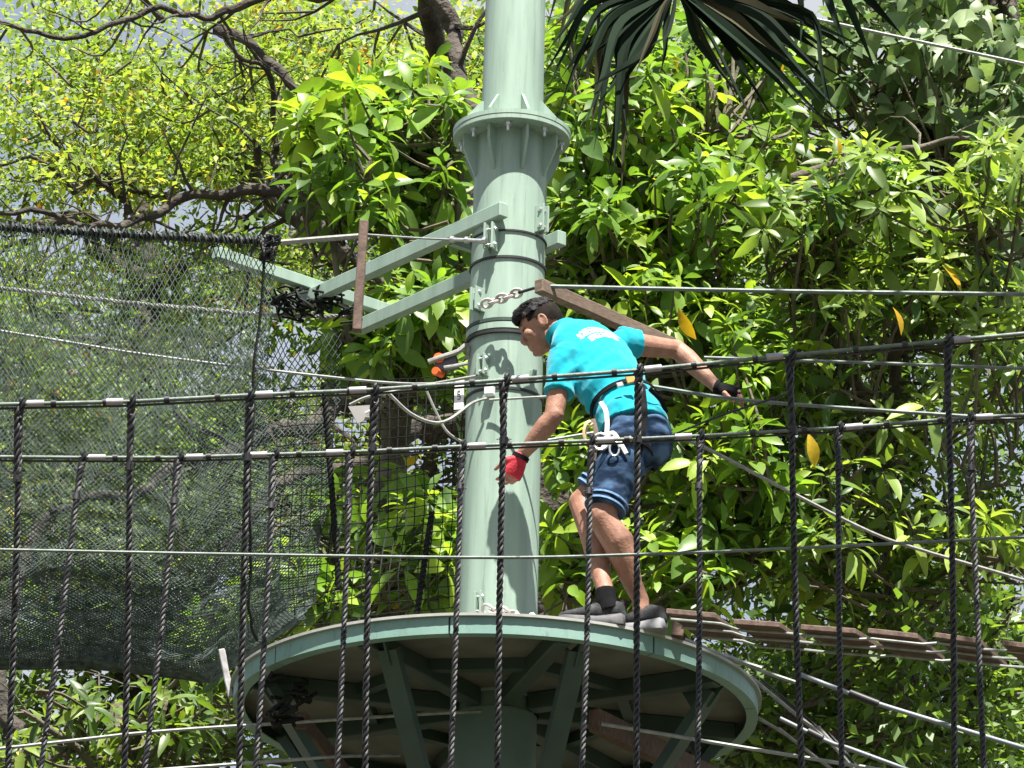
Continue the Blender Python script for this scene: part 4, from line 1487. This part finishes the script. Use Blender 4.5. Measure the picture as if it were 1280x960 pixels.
class Tree:
    def __init__(self, name, label, cat, base, group, bark, kind='tree'):
        self.base = Vector(base)
        self.t = thing(name, label, cat, base, group)
        self.bark = bark
        self.limbs = []          # sampled points of limbs
        self.L = []

    def trunk(self, pts, radii):
        sp = spline(pts, 5)
        rr = np.interp(np.linspace(0, 1, len(sp)), np.linspace(0, 1, len(radii)), radii)
        jag = [p + Vector((noise.noise(p * 1.3), noise.noise(p * 1.3 + Vector((9, 0, 0))), 0)) * .05 for p in sp]
        MB().tube(jag, [float(r) * (1 + .12 * noise.noise(p * 3)) for r, p in zip(rr, jag)], 12).build('trunk', self.bark, self.t)
        self.limbs += jag[len(jag) // 2:]

    def limb(self, pts, r0, r1, material=None, wob=.08):
        sp = spline(pts, 9)
        o1, o2, o3 = Vector((3, 0, 0)), Vector((0, 7, 0)), Vector((0, 0, 5))
        jit = lambda p, f: Vector((noise.noise(p * f + o1), noise.noise(p * f + o2), noise.noise(p * f + o3)))
        sp = [p + jit(p, 1.7) * wob + jit(p, 6) * (wob * .35) for p in sp]
        n = len(sp)
        rr = [lin(r0, r1, (i / (n - 1)) ** .8) * (1 + .22 * noise.noise(p * 7)) for i, p in enumerate(sp)]
        rr[-1] *= .3
        br_ = MB().tube(sp, rr, 9).build('branch', material or self.bark, self.t)
        self.limbs += sp
        if r0 > .02:        # crooked side shoots
            tw = MB()
            for k in range(2, n - 1, 3):
                d = (sp[k + 1] - sp[k - 1]).normalized()
                v = (Vector((random.gauss(0, 1), random.gauss(0, .6), random.gauss(.2, .8))) + d * .6).normalized()
                L = random.uniform(.25, .65) * (1 + 5 * r0)
                q = [sp[k]]
                for z in range(5):
                    v = (v + Vector((random.gauss(0, .3), random.gauss(0, .3), random.gauss(0, .3)))).normalized()
                    q.append(q[-1] + v * L / 5)
                r = min(rr[k] * .45, .022)
                tw.tube(q, [r, r * .85, r * .7, r * .55, r * .4, r * .2], 5)
                self.limbs += q[2:]
            if tw.v:
                tw.build('side_shoots', material or self.bark, br_)['kind'] = 'stuff'
        return sp

    def clusters(self, blobs, mul=1.0):
        out = []
        for (px, py, dY, rx, ry, rY, n) in blobs:
            for _ in range(int(n * mul)):
                while True:
                    a, b, c = random.uniform(-1, 1), random.uniform(-1, 1), random.uniform(-1, 1)
                    if a * a + b * b + c * c < 1:
                        break
                out.append(P(px + a * rx, py + b * ry, YP + dY + c * rY))
        return out

    def twigs(self, cl, r=.007, maxlen=1.6):
        L = np.array([tuple(p) for p in self.limbs])
        mb = MB()
        for c in cl:
            d = L - np.array(c)
            d2 = (d ** 2).sum(1) + (d[:, 2] > 0.1) * .6
            i = int(random.choice(list(np.argsort(d2)[:14:2])))
            a = Vector(L[i])
            v = c - a
            if v.length > maxlen:
                a = c - v.normalized() * maxlen * random.uniform(.25, .6) + Vector((random.gauss(0, .2), random.gauss(0, .2), random.gauss(-.1, .15)))
            mid = a.lerp(c, .5) + Vector((random.uniform(-.08, .08), random.uniform(-.08, .08), random.uniform(-.16, .02)))
            mb.tube(spline([a, mid, c], 3), [r * 1.7, r * 1.6, r * 1.5, r * 1.35, r * 1.2, r, r * .8], 4)
        mb.build('twigs', M_TWIG, self.t)['kind'] = 'stuff'

    def rosettes(self, cl, tpl, nmin, nmax, smin, smax, palette, up=.9, droop=.35, cam_bias=.35):
        loc, D, Nn, S, T = [], [], [], [], []
        w = np.array([p[0] for p in palette], float)
        w /= w.sum()
        cols = np.array([p[1] for p in palette])
        for c in cl:
            ax = Vector((random.gauss(0, .45), random.gauss(-cam_bias, .4), up + random.gauss(0, .35))).normalized()
            x = ax.orthogonal().normalized()
            y = ax.cross(x)
            n = random.randint(nmin, nmax)
            ph = random.uniform(0, 6.28)
            s0 = random.uniform(smin, smax)
            ci = RNG.choice(len(cols), p=w)
            while w[ci] < .065:
                ci = RNG.choice(len(cols), p=w)
            for k in range(n):
                a = ph + 2.399 * k
                q = k / max(1, n - 1)
                el = lin(-droop, 1.05, q) + random.gauss(0, .16)
                d = (x * math.cos(a) + y * math.sin(a)) * math.cos(el) + ax * math.sin(el) + Vector((0, 0, -.18))
                d.normalize()
                nn = ax - d * ax.dot(d) + Vector((random.gauss(0, .25), random.gauss(0, .25), random.gauss(0, .2)))
                nn = (nn - d * nn.dot(d)).normalized()
                loc.append(c + ax * (.05 * q) + d * .02)
                D.append(d)
                Nn.append(nn)
                S.append(s0 * lin(1.1, .55, q) * random.uniform(.75, 1.2))
                cc = ci if random.random() < .72 else RNG.choice(len(cols), p=w)
                T.append(cc)
        self.L.append((tpl, np.array([tuple(v) for v in loc]), np.array([tuple(v) for v in D]), np.array([tuple(v) for v in Nn]), np.array(S), np.array(T), cols))

    def spray(self, cl, tpl, n, rad, smin, smax, palette, flat=.45, up=1.0):
        """loose clouds of small leaves about twig ends"""
        w = np.array([p[0] for p in palette], float)
        w /= w.sum()
        cols = np.array([p[1] for p in palette])
        C = np.array([tuple(c) for c in cl])
        k = len(C)
        o = RNG.normal(0, .5, (k, n, 3)) * np.array([rad, rad, rad * flat])
        o[:, :, 2] -= .25 * (o[:, :, 0] ** 2 + o[:, :, 1] ** 2) / rad
        loc = (C[:, None, :] + o).reshape(-1, 3)
        D = unit(o.reshape(-1, 3) + RNG.normal(0, .5 * rad, (k * n, 3)))
        Nn = RNG.normal(0, .45, (k * n, 3)) + np.array([0, -.35, up])
        Nn = unit(Nn - D * (Nn * D).sum(1, keepdims=True))
        S = RNG.uniform(smin, smax, k * n)
        base = RNG.choice(len(cols), k, p=w)
        T = np.where(RNG.random((k, n)) < .6, base[:, None], RNG.choice(len(cols), (k, n), p=w)).ravel()
        self.L.append((tpl, loc, D, Nn, S, T, cols))

    def finish(self, material, singles=0, name='foliage'):
        for (tpl, loc, D, Nn, S, T, cols) in self.L:
            pick = np.array([], int)
            if singles:
                x, y = project(loc + D * S[:, None] * .5)
                ok = (x > 5) & (x < W - 5) & (y > 5) & (y < H - 5)
                depth = loc[:, 1] - S * 2.0
                order = np.argsort(np.where(ok, depth, 1e9))
                pick = order[:min(singles, int(ok.sum()))]
                var = []
                tv, tf = TPL[tpl]
                for c in cols:
                    for q in (.85, 1.15):
                        me = fast_mesh('leaf', tv.copy(), tf)
                        set_tint(me, np.repeat((c * q)[None], len(tv), 0))
                        me.materials.append(material)
                        me.polygons.foreach_set('use_smooth', np.ones(len(me.polygons), dtype=bool))
                        var.append(me)
                b = np.array(self.base)
                for i in pick:
                    d, nn, s = Vector(D[i]), Vector(Nn[i]), float(S[i])
                    sd = nn.cross(d)
                    l = loc[i] - b
                    o = bpy.data.objects.new('leaf', var[int(T[i]) * 2 + random.randint(0, 1)])
                    COL.objects.link(o)
                    o.parent = self.t
                    o.matrix_basis = Matrix(((d.x * s, sd.x * s, nn.x * s, l[0]), (d.y * s, sd.y * s, nn.y * s, l[1]), (d.z * s, sd.z * s, nn.z * s, l[2]), (0, 0, 0, 1)))
            keep = np.ones(len(loc), bool)
            keep[pick] = False
            tint = cols[T] * RNG.uniform(.78, 1.22, (len(loc), 1))
            me = leaves_mesh(name, tpl, loc[keep], D[keep], Nn[keep], S[keep], tint[keep])
            o = link(name, me, material, self.t)
            o['kind'] = 'stuff'


LM = leaf_mat('broad_leaf', .44, .42, spec=.45)
LMF = leaf_mat('fine_leaf', .45, .55)
LMV = leaf_mat('vine_leaf', .30, .50, (1.3, 1.4, .7))
PAL_BROAD = [(4, (.115, .21, .04)), (4, (.175, .29, .048)), (3.0, (.28, .39, .055)), (1.6, (.07, .135, .033)), (.10, (.55, .36, .02))]
PAL_DARK = [(4, (.075, .135, .035)), (4, (.11, .185, .04)), (2, (.18, .26, .06))]
PAL_FINE = [(5, (.19, .275, .065)), (4, (.29, .36, .08)), (2.4, (.12, .19, .055)), (.7, (.40, .36, .06)), (.2, (.42, .22, .05))]
PAL_VINE = [(4, (.13, .20, .08)), (3, (.20, .27, .12)), (2, (.08, .14, .055))]


def stand(px, py, dY):
    """foot of a trunk under a pixel"""
    p = P(px, py, YP + dY)
    return Vector((p.x, p.y, -.05))


# broad-leaved tree left of the pole
t1 = Tree('broadleaf_tree', 'broad-leaved tree with glossy rosettes growing behind the pole beside the steel frame', 'tree', stand(480, 700, 3.2), 'broad-leaved trees behind the platform', M_BARKL)
t1.trunk([t1.base, P(478, 1150, YP + 3.2), P(470, 820, YP + 3.2), P(490, 560, YP + 3.3), P(520, 330, YP + 3.2), P(530, 160, YP + 3.2)], [.16, .13, .10, .07, .045, .02])
for pts in (((490, 560), (450, 430), (420, 260)), ((480, 760), (540, 690), (560, 620)), ((474, 850), (420, 740), (390, 660)), ((515, 360), (560, 280), (580, 190)), ((500, 500), (545, 440), (560, 390)), ((476, 800), (350, 830), (260, 800))):
    t1.limb([P(x, y, YP + 3.1 - .2 * i) for i, (x, y) in enumerate(pts)], .035, .012)
c1 = t1.clusters([(430, 150, 2.9, 70, 60, .8, 26), (520, 130, 3.1, 70, 50, .7, 24), (450, 240, 2.9, 80, 60, .8, 30), (540, 240, 3.0, 55, 90, .7, 26), (530, 370, 2.7, 60, 50, .5, 26), (470, 440, 2.9, 60, 50, .6, 20), (560, 470, 3.2, 40, 60, .6, 8), (535, 690, 2.6, 55, 70, .6, 26), (460, 640, 3.0, 70, 70, .7, 16), (400, 730, 3.0, 80, 50, .7, 18), (300, 810, 3.0, 70, 40, .6, 14)], 1.5)
t1.twigs(c1)
t1.rosettes(c1, 'obovate', 7, 12, .125, .235, PAL_BROAD)
t1.finish(LM, 290)

# broad-leaved tree right behind the person
t2 = Tree('broadleaf_tree', 'broad-leaved tree with bright lime rosettes growing right behind the person', 'tree', stand(840, 900, 3.2), 'broad-leaved trees behind the platform', M_BARKL)
t2.trunk([t2.base, P(842, 1150, YP + 3.3), P(835, 850, YP + 3.3), P(845, 560, YP + 3.3), P(830, 330, YP + 3.3), P(820, 110, YP + 3.2)], [.17, .14, .11, .08, .05, .02])
for pts in (((840, 600), (780, 480), (740, 330)), ((842, 500), (900, 400), (930, 260)), ((838, 760), (760, 680), (710, 560)), ((838, 780), (910, 690), (950, 600)), ((830, 300), (770, 220), (740, 150)), ((828, 260), (890, 190), (920, 130)), ((836, 850), (740, 800), (700, 740))):
    t2.limb([P(x, y, YP + 3.2 - .25 * i) for i, (x, y) in enumerate(pts)], .04, .012)
c2 = t2.clusters([(722, 60, 3.3, 45, 60, .6, 18), (920, 70, 3.7, 80, 70, .7, 22), (970, 170, 3.5, 60, 60, .6, 16), (716, 330, 3.2, 40, 60, .5, 14), (720, 480, 3.2, 40, 60, .5, 10), (745, 170, 3.0, 60, 70, .7, 24), (830, 120, 3.1, 80, 60, .8, 28), (780, 260, 2.8, 80, 70, .7, 34), (880, 240, 2.9, 70, 80, .8, 32), (850, 370, 2.7, 90, 60, .7, 34), (930, 440, 2.6, 70, 60, .6, 24), (730, 400, 3.0, 50, 60, .6, 16), (900, 560, 2.6, 80, 80, .7, 34), (730, 560, 2.9, 50, 90, .6, 24), (860, 690, 2.7, 80, 80, .7, 32), (710, 700, 2.9, 45, 70, .6, 22), (960, 650, 2.8, 60, 80, .7, 20)], 1.5)
t2.twigs(c2)
t2.rosettes(c2, 'obovate', 7, 12, .12, .225, PAL_BROAD)
t2.finish(LM, 290)

# broad-leaved tree on the right
t3 = Tree('broadleaf_tree', 'broad-leaved tree with pale pointed leaves growing beyond the gloved hand', 'tree', stand(1120, 900, 3.0), 'broad-leaved trees behind the platform', M_BARKL)
t3.trunk([t3.base, P(1125, 1150, YP + 3.2), P(1120, 850, YP + 3.2), P(1110, 600, YP + 3.2), P(1125, 400, YP + 3.1), P(1100, 210, YP + 3.0)], [.075, .06, .045, .04, .03, .015])
for pts in (((1112, 560), (1050, 420), (1010, 290)), ((1120, 450), (1180, 350), (1240, 240)), ((1112, 640), (1040, 600), (990, 560)), ((1112, 680), (1190, 640), (1260, 600)), ((1116, 760), (1180, 720), (1250, 700)), ((1000, 145 + 90), (1120, 130 + 60), (1230, 170))):
    t3.limb([P(x, y, YP + 3.1 - .25 * i) for i, (x, y) in enumerate(pts)], .035, .011)
c3 = t3.clusters([(1000, 280, 2.6, 70, 60, .7, 26), (1080, 240, 2.5, 80, 60, .7, 26), (1245, 220, 2.3, 60, 60, .6, 20), (1060, 360, 2.7, 90, 60, .7, 28), (1170, 350, 2.7, 80, 60, .7, 22), (1250, 400, 2.8, 60, 80, .7, 20), (1010, 500, 2.8, 70, 60, .6, 20), (1150, 520, 2.9, 100, 60, .7, 20), (1070, 640, 2.7, 90, 70, .7, 28), (1190, 680, 2.8, 90, 70, .7, 20), (1010, 720, 2.9, 60, 50, .6, 14)], 1.6)
t3.twigs(c3)
t3.rosettes(c3, 'lance', 7, 12, .10, .21, [(5, (.13, .205, .05)), (4, (.20, .29, .065)), (2.6, (.30, .385, .085)), (2.4, (.05, .105, .028)), (.12, (.55, .36, .02))])
yl = [((1010, 541), (1022, 575), .165), ((1116, 384), (1134, 410), .14), ((848, 385), (860, 420), .17), ((1046, 172), (1052, 186), .09)]
yp = [(P(*a_, YP + 2.0), P(*b_, YP + 2.0), s_) for a_, b_, s_ in yl]
yd = unit(np.array([tuple(b_ - a_) for a_, b_, s_ in yp]))
yn = np.cross(np.cross(yd, np.array([[.2, -1, .25], [.8, -.7, .3], [-.7, -.6, .4], [.1, -.5, 1]])), yd)
t3.L.append(('obovate', np.array([tuple(a_) for a_, b_, s_ in yp]), yd, unit(yn), np.array([s_ for a_, b_, s_ in yp]), np.array([0, 1, 1, 0]), np.array([(.62, .40, .03), (.50, .30, .02)])))
t3.finish(LM, 290)

# vine-draped tree at the top right
t4 = Tree('vine_draped_tree', 'tree draped in dull green heart-shaped vine leaves behind the palm frond', 'tree', stand(1330, 900, 4.6), None, M_BARK)
t4.trunk([t4.base, P(1330, 900, YP + 4.6), P(1310, 500, YP + 4.6), P(1280, 200, YP + 4.4), P(1240, -60, YP + 4.3)], [.24, .2, .15, .11, .07])
for pts in (((1300, 330), (1200, 200), (1090, 120)), ((1280, 180), (1180, 60), (1060, 10)), ((1310, 480), (1240, 380), (1180, 320)), ((1270, 100), (1250, 0), (1180, -60))):
    t4.limb([P(x, y, YP + 4.4 - .2 * i) for i, (x, y) in enumerate(pts)], .05, .014)
c4 = t4.clusters([(1080, 60, 3.9, 90, 70, .8, 40), (1190, 60, 3.9, 90, 80, .8, 50), (1260, 130, 3.7, 60, 90, .7, 36), (1150, 160, 4.1, 90, 50, .6, 26), (1240, 300, 3.9, 70, 80, .7, 34), (1000, 110, 4.2, 60, 60, .6, 18), (1180, -30, 4, 150, 40, .8, 24), (1160, 290, 3.5, 50, 40, .5, 14)], 1.25)
t4.twigs(c4, .006)
t4.rosettes(c4, 'heart', 4, 7, .09, .165, PAL_VINE, up=.5, droop=.9, cam_bias=.8)
t4.finish(LMV, 290)

# fine-leaved spreading tree, upper left and behind the net
t5 = Tree('rain_tree', 'wide spreading tree with fine yellow green leaflets and dark crooked limbs above the net', 'tree', stand(700, 900, 10), None, M_BARK)
Y5 = 8.5
t5.trunk([t5.base, P(705, 1000, YP + 10), P(690, 760, YP + 10), P(660, 560, YP + 9.8)], [.42, .36, .32, .28])
for pts, r0, r1 in ((((660, 600), (600, 430), (560, 220), (555, 60), (520, -40)), .17, .07), (((640, 520), (500, 380), (400, 300), (340, 240), (300, 150)), .14, .03), (((420, 320), (360, 262), (270, 252), (180, 275), (100, 282), (-60, 240)), .07, .018),
                    (((660, 560), (540, 520), (430, 500), (330, 560), (200, 600), (60, 650)), .13, .03), (((640, 500), (500, 545), (410, 590), (330, 640), (220, 780)), .09, .03), (((540, -30), (420, 0), (300, 12), (210, 24), (100, 35), (-40, 50)), .05, .014), (((525, -30), (556, 36), (585, 90), (640, 190)), .085, .06), (((360, 250), (340, 180), (330, 90), (300, 60), (280, 20)), .035, .012), (((230, 262), (150, 235), (90, 215), (40, 160)), .03, .012), (((200, 24), (175, -10), (165, -60)), .03, .02), (((180, 275), (130, 230), (100, 228)), .03, .012), (((280, 40), (335, 78), (365, 100), (400, 150)), .05, .03), (((90, 250), (60, 220), (0, 205)), .025, .01), (((60, 650), (20, 760), (0, 860), (40, 930), (70, 990)), .05, .09)):
    t5.limb([P(x, y, YP + (10 - .7 * i if r0 > .12 else 7.5 - .15 * i)) for i, (x, y) in enumerate(pts)], r0 * .78, r1 * .78, wob=.16)
c5 = t5.clusters([(60, 110, Y5, 130, 80, 1.6, 70), (200, 130, Y5, 130, 70, 1.6, 75), (330, 130, Y5, 100, 70, 1.5, 55), (440, 60, Y5 + .4, 110, 60, 1.4, 36), (90, 215, Y5 - .4, 130, 40, 1.4, 42), (250, 200, Y5 - .3, 110, 35, 1.2, 30), (560, 90, Y5 + 1, 60, 90, 1.2, 22), (200, 5, Y5 + .5, 240, 40, 1.4, 50), (120, 320, Y5, 160, 40, 1.5, 22), (330, 330, Y5 + 1, 100, 50, 1.3, 14), (150, 460, Y5 + .5, 200, 90, 1.6, 40), (130, 640, Y5 + .5, 200, 100, 1.6, 50), (400, 520, Y5 + 1.5, 120, 80, 1.4, 20), (-100, 200, Y5, 100, 250, 1.6, 50)])
t5.twigs(c5[::2], .006, .8)
t5.spray(c5, 'small', 54, .31, .042, .082, PAL_FINE, flat=.36)
t5.finish(LMF)

# leafy growth low on the left
t6 = Tree('understorey_tree', 'low leafy tree with yellowish leaves showing under the net', 'tree', stand(140, 1100, 4.2), None, M_BARKL)
t6.trunk([t6.base, P(150, 1250, YP + 4.2), P(140, 1000, YP + 4.2), P(150, 880, YP + 4.2)], [.13, .10, .07, .04])
for pts in (((142, 1000), (80, 930), (30, 880)), ((142, 1000), (210, 930), (260, 880)), ((145, 960), (180, 880), (230, 830))):
    t6.limb([P(x, y, YP + 4.1 - .2 * i) for i, (x, y) in enumerate(pts)], .03, .01)
c6 = t6.clusters([(110, 905, 4, 60, 45, .6, 18), (200, 900, 3.9, 70, 50, .6, 22), (270, 900, 3.8, 60, 50, .6, 18), (40, 940, 4, 60, 40, .6, 14), (330, 940, 4, 60, 40, .6, 14), (180, 980, 4, 150, 40, .6, 20), (480, 960, 4.2, 90, 30, .6, 10), (780, 965, 4.2, 120, 35, .6, 16)], .62)
t6.twigs(c6)
t6.rosettes(c6, 'lance', 6, 9, .14, .2, [(4, (.12, .19, .04)), (2.5, (.18, .25, .045)), (3, (.07, .125, .03)), (.4, (.5, .38, .03))])
t6.finish(LM, 260)

# shady growth low on the right
t7 = Tree('understorey_tree', 'shady tangle of dark leaves and pale twigs below the plank bridge', 'tree', stand(1090, 1150, 4.4), None, M_BARKL)
t7.trunk([t7.base, P(1090, 1250, YP + 4.4), P(1100, 1010, YP + 4.4), P(1110, 860, YP + 4.4)], [.14, .11, .08, .04])
for pts in (((1095, 1040), (1020, 950), (980, 850)), ((1100, 1000), (1180, 900), (1230, 830)), ((1100, 950), (1060, 880), (1050, 820)), ((1105, 930), (1150, 880), (1290, 870)), ((1020, 950), (960, 930), (900, 950)), ((1180, 900), (1130, 850), (1090, 800))):
    t7.limb([P(x, y, YP + 4.2 - .2 * i) for i, (x, y) in enumerate(pts)], .03, .009)
c7 = t7.clusters([(1128, 880, 3.0, 45, 90, .3, 16), (1120, 770, 2.9, 40, 60, .3, 10), (1000, 900, 4, 90, 70, .7, 34), (1120, 930, 4, 100, 60, .7, 34), (1230, 900, 4, 70, 70, .7, 22), (1180, 800, 4.2, 100, 50, .7, 26), (1050, 800, 4.2, 80, 50, .7, 22), (930, 960, 4.2, 80, 40, .6, 16)])
t7.twigs(c7)
t7.spray(c7, 'small', 34, .26, .06, .12, PAL_DARK + [(.6, (.18, .27, .05))], flat=.8)
t7.finish(LM)

# background belt of forest trees, each with its own trunk and crown
BELT = [(-160, 15.5, 420, 330, 'tall tree with small dull leaves filling the background beyond the net'),
        (170, 17.5, 640, 330, 'tall tree with small leaves behind the low end of the net'),
        (470, 16.0, 560, 330, 'dark tree with small leaves behind the square net and the pole'),
        (790, 17.0, 420, 360, 'dark tree with small leaves behind the bright rosettes and the person'),
        (1100, 16.0, 560, 360, 'dark tree with small leaves behind the pale pointed leaves'),
        (1420, 17.5, 480, 340, 'tall dark tree with small leaves behind the vine covered tree')]
for i, (px, dY, py, ry, lab) in enumerate(BELT):
    bt = Tree('forest_tree', lab, 'tree', stand(px, 900, dY), 'forest trees in the background', M_BARK)
    bt.trunk([bt.base, P(px + 20, 1100, YP + dY), P(px - 10, 780, YP + dY), P(px + 15, 480, YP + dY), P(px, 150, YP + dY)], [.34, .28, .22, .16, .06])
    for q in range(9):
        y0 = random.uniform(250, 850)
        sx_ = random.choice((-1, 1))
        bt.limb([P(px, y0, YP + dY), P(px + sx_ * 90, y0 - 60, YP + dY - .6), P(px + sx_ * 190, y0 - 90 + random.uniform(-60, 60), YP + dY - 1.2)], .08, .02, wob=.25)
    cb_ = bt.clusters([(px + random.uniform(-170, 170), random.uniform(-20 if i > 1 else 270, 960), dY + random.uniform(-1.4, 1.4), 110, 90, 1.0, 26) for _ in range(17)])
    bt.twigs(cb_, .009, 1.2)
    bt.spray(cb_, 'small', 50, .42, .08, .14, PAL_DARK if i > 1 else [(4, (.11, .18, .05)), (3, (.16, .24, .06)), (2, (.07, .12, .035))], flat=.7)
    bt.finish(LMF)

# ------------------------------------------------------------------ fan palm hanging into the top of the frame
palm = thing('fan_palm', 'fan palm with dark drooping split fronds hanging into view from above', 'palm', stand(1560, 700, -3.2))
PB = Vector(palm.location)
crown = PB + Vector((0, 0, 12.6))
MB().tube(spline([PB, PB + Vector((.1, 0, 4)), PB + Vector((.05, 0, 9)), crown], 8), [.19 - .0022 * i for i in range(25)], 14).build('trunk', M_BARK, palm)
M_PALM = leaf_mat('palm_leaf', .10, .8, (1.2, 1.3, .6), spec=.08)


def fan(hub, petiole_from, axis, facing, n, L, spread, droop, seed):
    rnd = random.Random(seed)
    axis = axis.normalized()
    facing = (facing - axis * facing.dot(axis)).normalized()
    sd = axis.cross(facing)
    pet = MB()
    mid = hub.lerp(petiole_from, .5) + Vector((0, 0, .25))
    pet.tube(spline([hub, mid, petiole_from], 6), [.012] * 6 + [.02] * 7, 7)
    fo = pet.build('frond', M_TWIG, palm)
    for k in range(n):
        a = lin(-spread, spread, k / (n - 1)) + rnd.gauss(0, .03)
        l = L * rnd.uniform(.8, 1.1) * (1 - .18 * abs(a) / spread)
        d = axis * math.cos(a) + sd * math.sin(a)
        dr = droop * rnd.uniform(.4, 1.6)
        st = 9
        wmax = rnd.uniform(.030, .042)
        vs, fs = [], []
        fl_ = rnd.choice((-1, 1))
        tw = rnd.gauss(0, .5)
        pos = hub.copy()
        for i in range(st + 1):
            t = i / st
            q = max(0, t - .38) / .62
            dd = (d + Vector((0, 0, -1)) * dr * q * 1.6).normalized()
            if i:
                pos = pos + dd * (l / st)
            w = wmax * (t / .42 if t < .42 else (1 - ((t - .42) / .58) ** 1.4)) + .0015
            sv = dd.cross(facing).normalized()
            sv = (sv * math.cos(tw * q) + facing * math.sin(tw * q)).normalized()
            nn = dd.cross(sv)
            vs += [pos + sv * w, pos + nn * (w * .55 * fl_), pos - sv * w]
        for i in range(st):
            b = i * 3
            fs += [(b, b + 1, b + 4, b + 3), (b + 1, b + 2, b + 5, b + 4)]
        me = MB().add(vs, fs).mesh('leaflet')
        g = rnd.uniform(.6, 1.3)
        c = (np.array([.030, .036, .026]) if rnd.random() < .8 else np.array([.10, .075, .045])) * g
        set_tint(me, np.repeat(c[None], len(vs), 0))
        link('leaflet', me, M_PALM, fo)


YF = YP - 3.0


def split_frond(hubpx, leaflets, Y, seed):
    rnd = random.Random(seed)
    hub = P(*hubpx, Y)
    fo = MB().tube(spline([hub, hub.lerp(crown, .5) + Vector((0, 0, .35)), crown], 6), [.014] * 6 + [.022] * 7, 7).build('frond', M_TWIG, palm)
    for (mx, my, tx, ty, wpx) in leaflets:
        dy = rnd.uniform(-.25, .3)
        path = spline([hub, P((hubpx[0] + mx) / 2 + rnd.uniform(-4, 4), (hubpx[1] + my) / 2 - 4, Y + dy * .25), P(mx, my, Y + dy * .7), P((mx + tx) / 2 + rnd.uniform(-3, 3), (my + ty) / 2, Y + dy), P(tx, ty, Y + dy * 1.2)], 4)
        n = len(path)
        vs, fs = [], []
        wm = wpx * 1.1 / 333 / 2
        tw, tw0 = rnd.gauss(0, .7), rnd.gauss(0, .45)
        fd_ = rnd.choice((-1, 1))
        for i in range(n):
            t = i / (n - 1)
            d = (path[min(i + 1, n - 1)] - path[max(i - 1, 0)]).normalized()
            sv = d.cross(Vector((0, -1, 0))).normalized()
            nn = d.cross(sv)
            a = tw0 + tw * t
            s2 = sv * math.cos(a) + nn * math.sin(a)
            n2 = d.cross(s2)
            w = wm * (.25 + .75 * min(1, t / .4)) * (1 if t < .45 else max(.03, 1 - ((t - .45) / .55) ** 1.3))
            vs += [path[i] + s2 * w, path[i] + n2 * (w * .7 * fd_), path[i] - s2 * w]
        for i in range(n - 1):
            b = i * 3
            fs += [(b, b + 1, b + 4, b + 3), (b + 1, b + 2, b + 5, b + 4)]
        me = MB().add(vs, fs).mesh('leaflet')
        c = (np.array([.010, .019, .011]) if rnd.random() < .88 else np.array([.045, .042, .024])) * rnd.uniform(.6, 1.4)  # near-black tint carries the shade on these hanging fronds
        set_tint(me, np.repeat(c[None], len(vs), 0))
        link('leaflet', me, M_PALM, fo)


LEFT = [(740, 6, 688, 112, 11), (752, 14, 700, 148, 10), (765, 22, 722, 104, 13), (778, 30, 738, 150, 15), (770, 50, 748, 186, 15), (785, 60, 765, 222, 14), (790, 50, 783, 236, 13), (800, 60, 752, 128, 13), (812, 55, 773, 120, 10), (740, -8, 690, 60, 10), (800, 30, 735, 70, 12), (820, 40, 800, 90, 7), (836, 40, 832, 86, 8)]
RIGHT = [(868, 50, 900, 130, 9), (880, 50, 932, 178, 11), (890, 45, 945, 150, 13), (900, 40, 975, 128, 14), (910, 45, 1000, 140, 14), (920, 40, 1022, 162, 15), (935, 30, 1038, 150, 15), (940, 20, 1010, 96, 16), (960, 14, 1060, 100, 14), (960, 2, 1046, 60, 16), (905, 20, 960, 70, 16), (930, 8, 1000, 50, 18), (880, 30, 925, 90, 12), (1000, 20, 1020, 160, 8)]
RIGHT = [(mx * 1.0 + 12, my, tx + 26, ty + 6, w) for mx, my, tx, ty, w in RIGHT]
LEFT = [(mx - 4, my, tx - 6, ty + 4, w) for mx, my, tx, ty, w in LEFT]
EXTRA = [(mx + random.uniform(-16, 16), my + random.uniform(-12, 8), tx + random.uniform(-14, 14), ty - random.uniform(5, 50), w) for mx, my, tx, ty, w in LEFT + RIGHT]
split_frond((845, -14), LEFT + RIGHT + EXTRA, YF, 3)
split_frond((1010, -120), [(1060, -30, 1130, 46, 17), (1050, -20, 1096, 92, 14), (1030, -20, 1062, 70, 13), (1080, -40, 1150, 10, 14), (1000, -20, 1000, 60, 12), (970, -20, 950, 40, 12)], YF + .2, 4)
split_frond((760, -110), [(720, -40, 697, 60, 12), (735, -30, 712, 95, 11), (750, -20, 742, 110, 12), (705, -50, 684, 34, 9)], YF + .25, 6)
for k in range(9):
    a = random.uniform(0, 6.28)
    hh = crown + Vector((math.cos(a) * 1.3, math.sin(a) * 1.0, random.uniform(.3, 1.2)))
    fan(hh, crown, Vector((math.cos(a), math.sin(a), -.35)), Vector((0, 0, 1)), 22, 1.0, 1.35, .35, 20 + k)
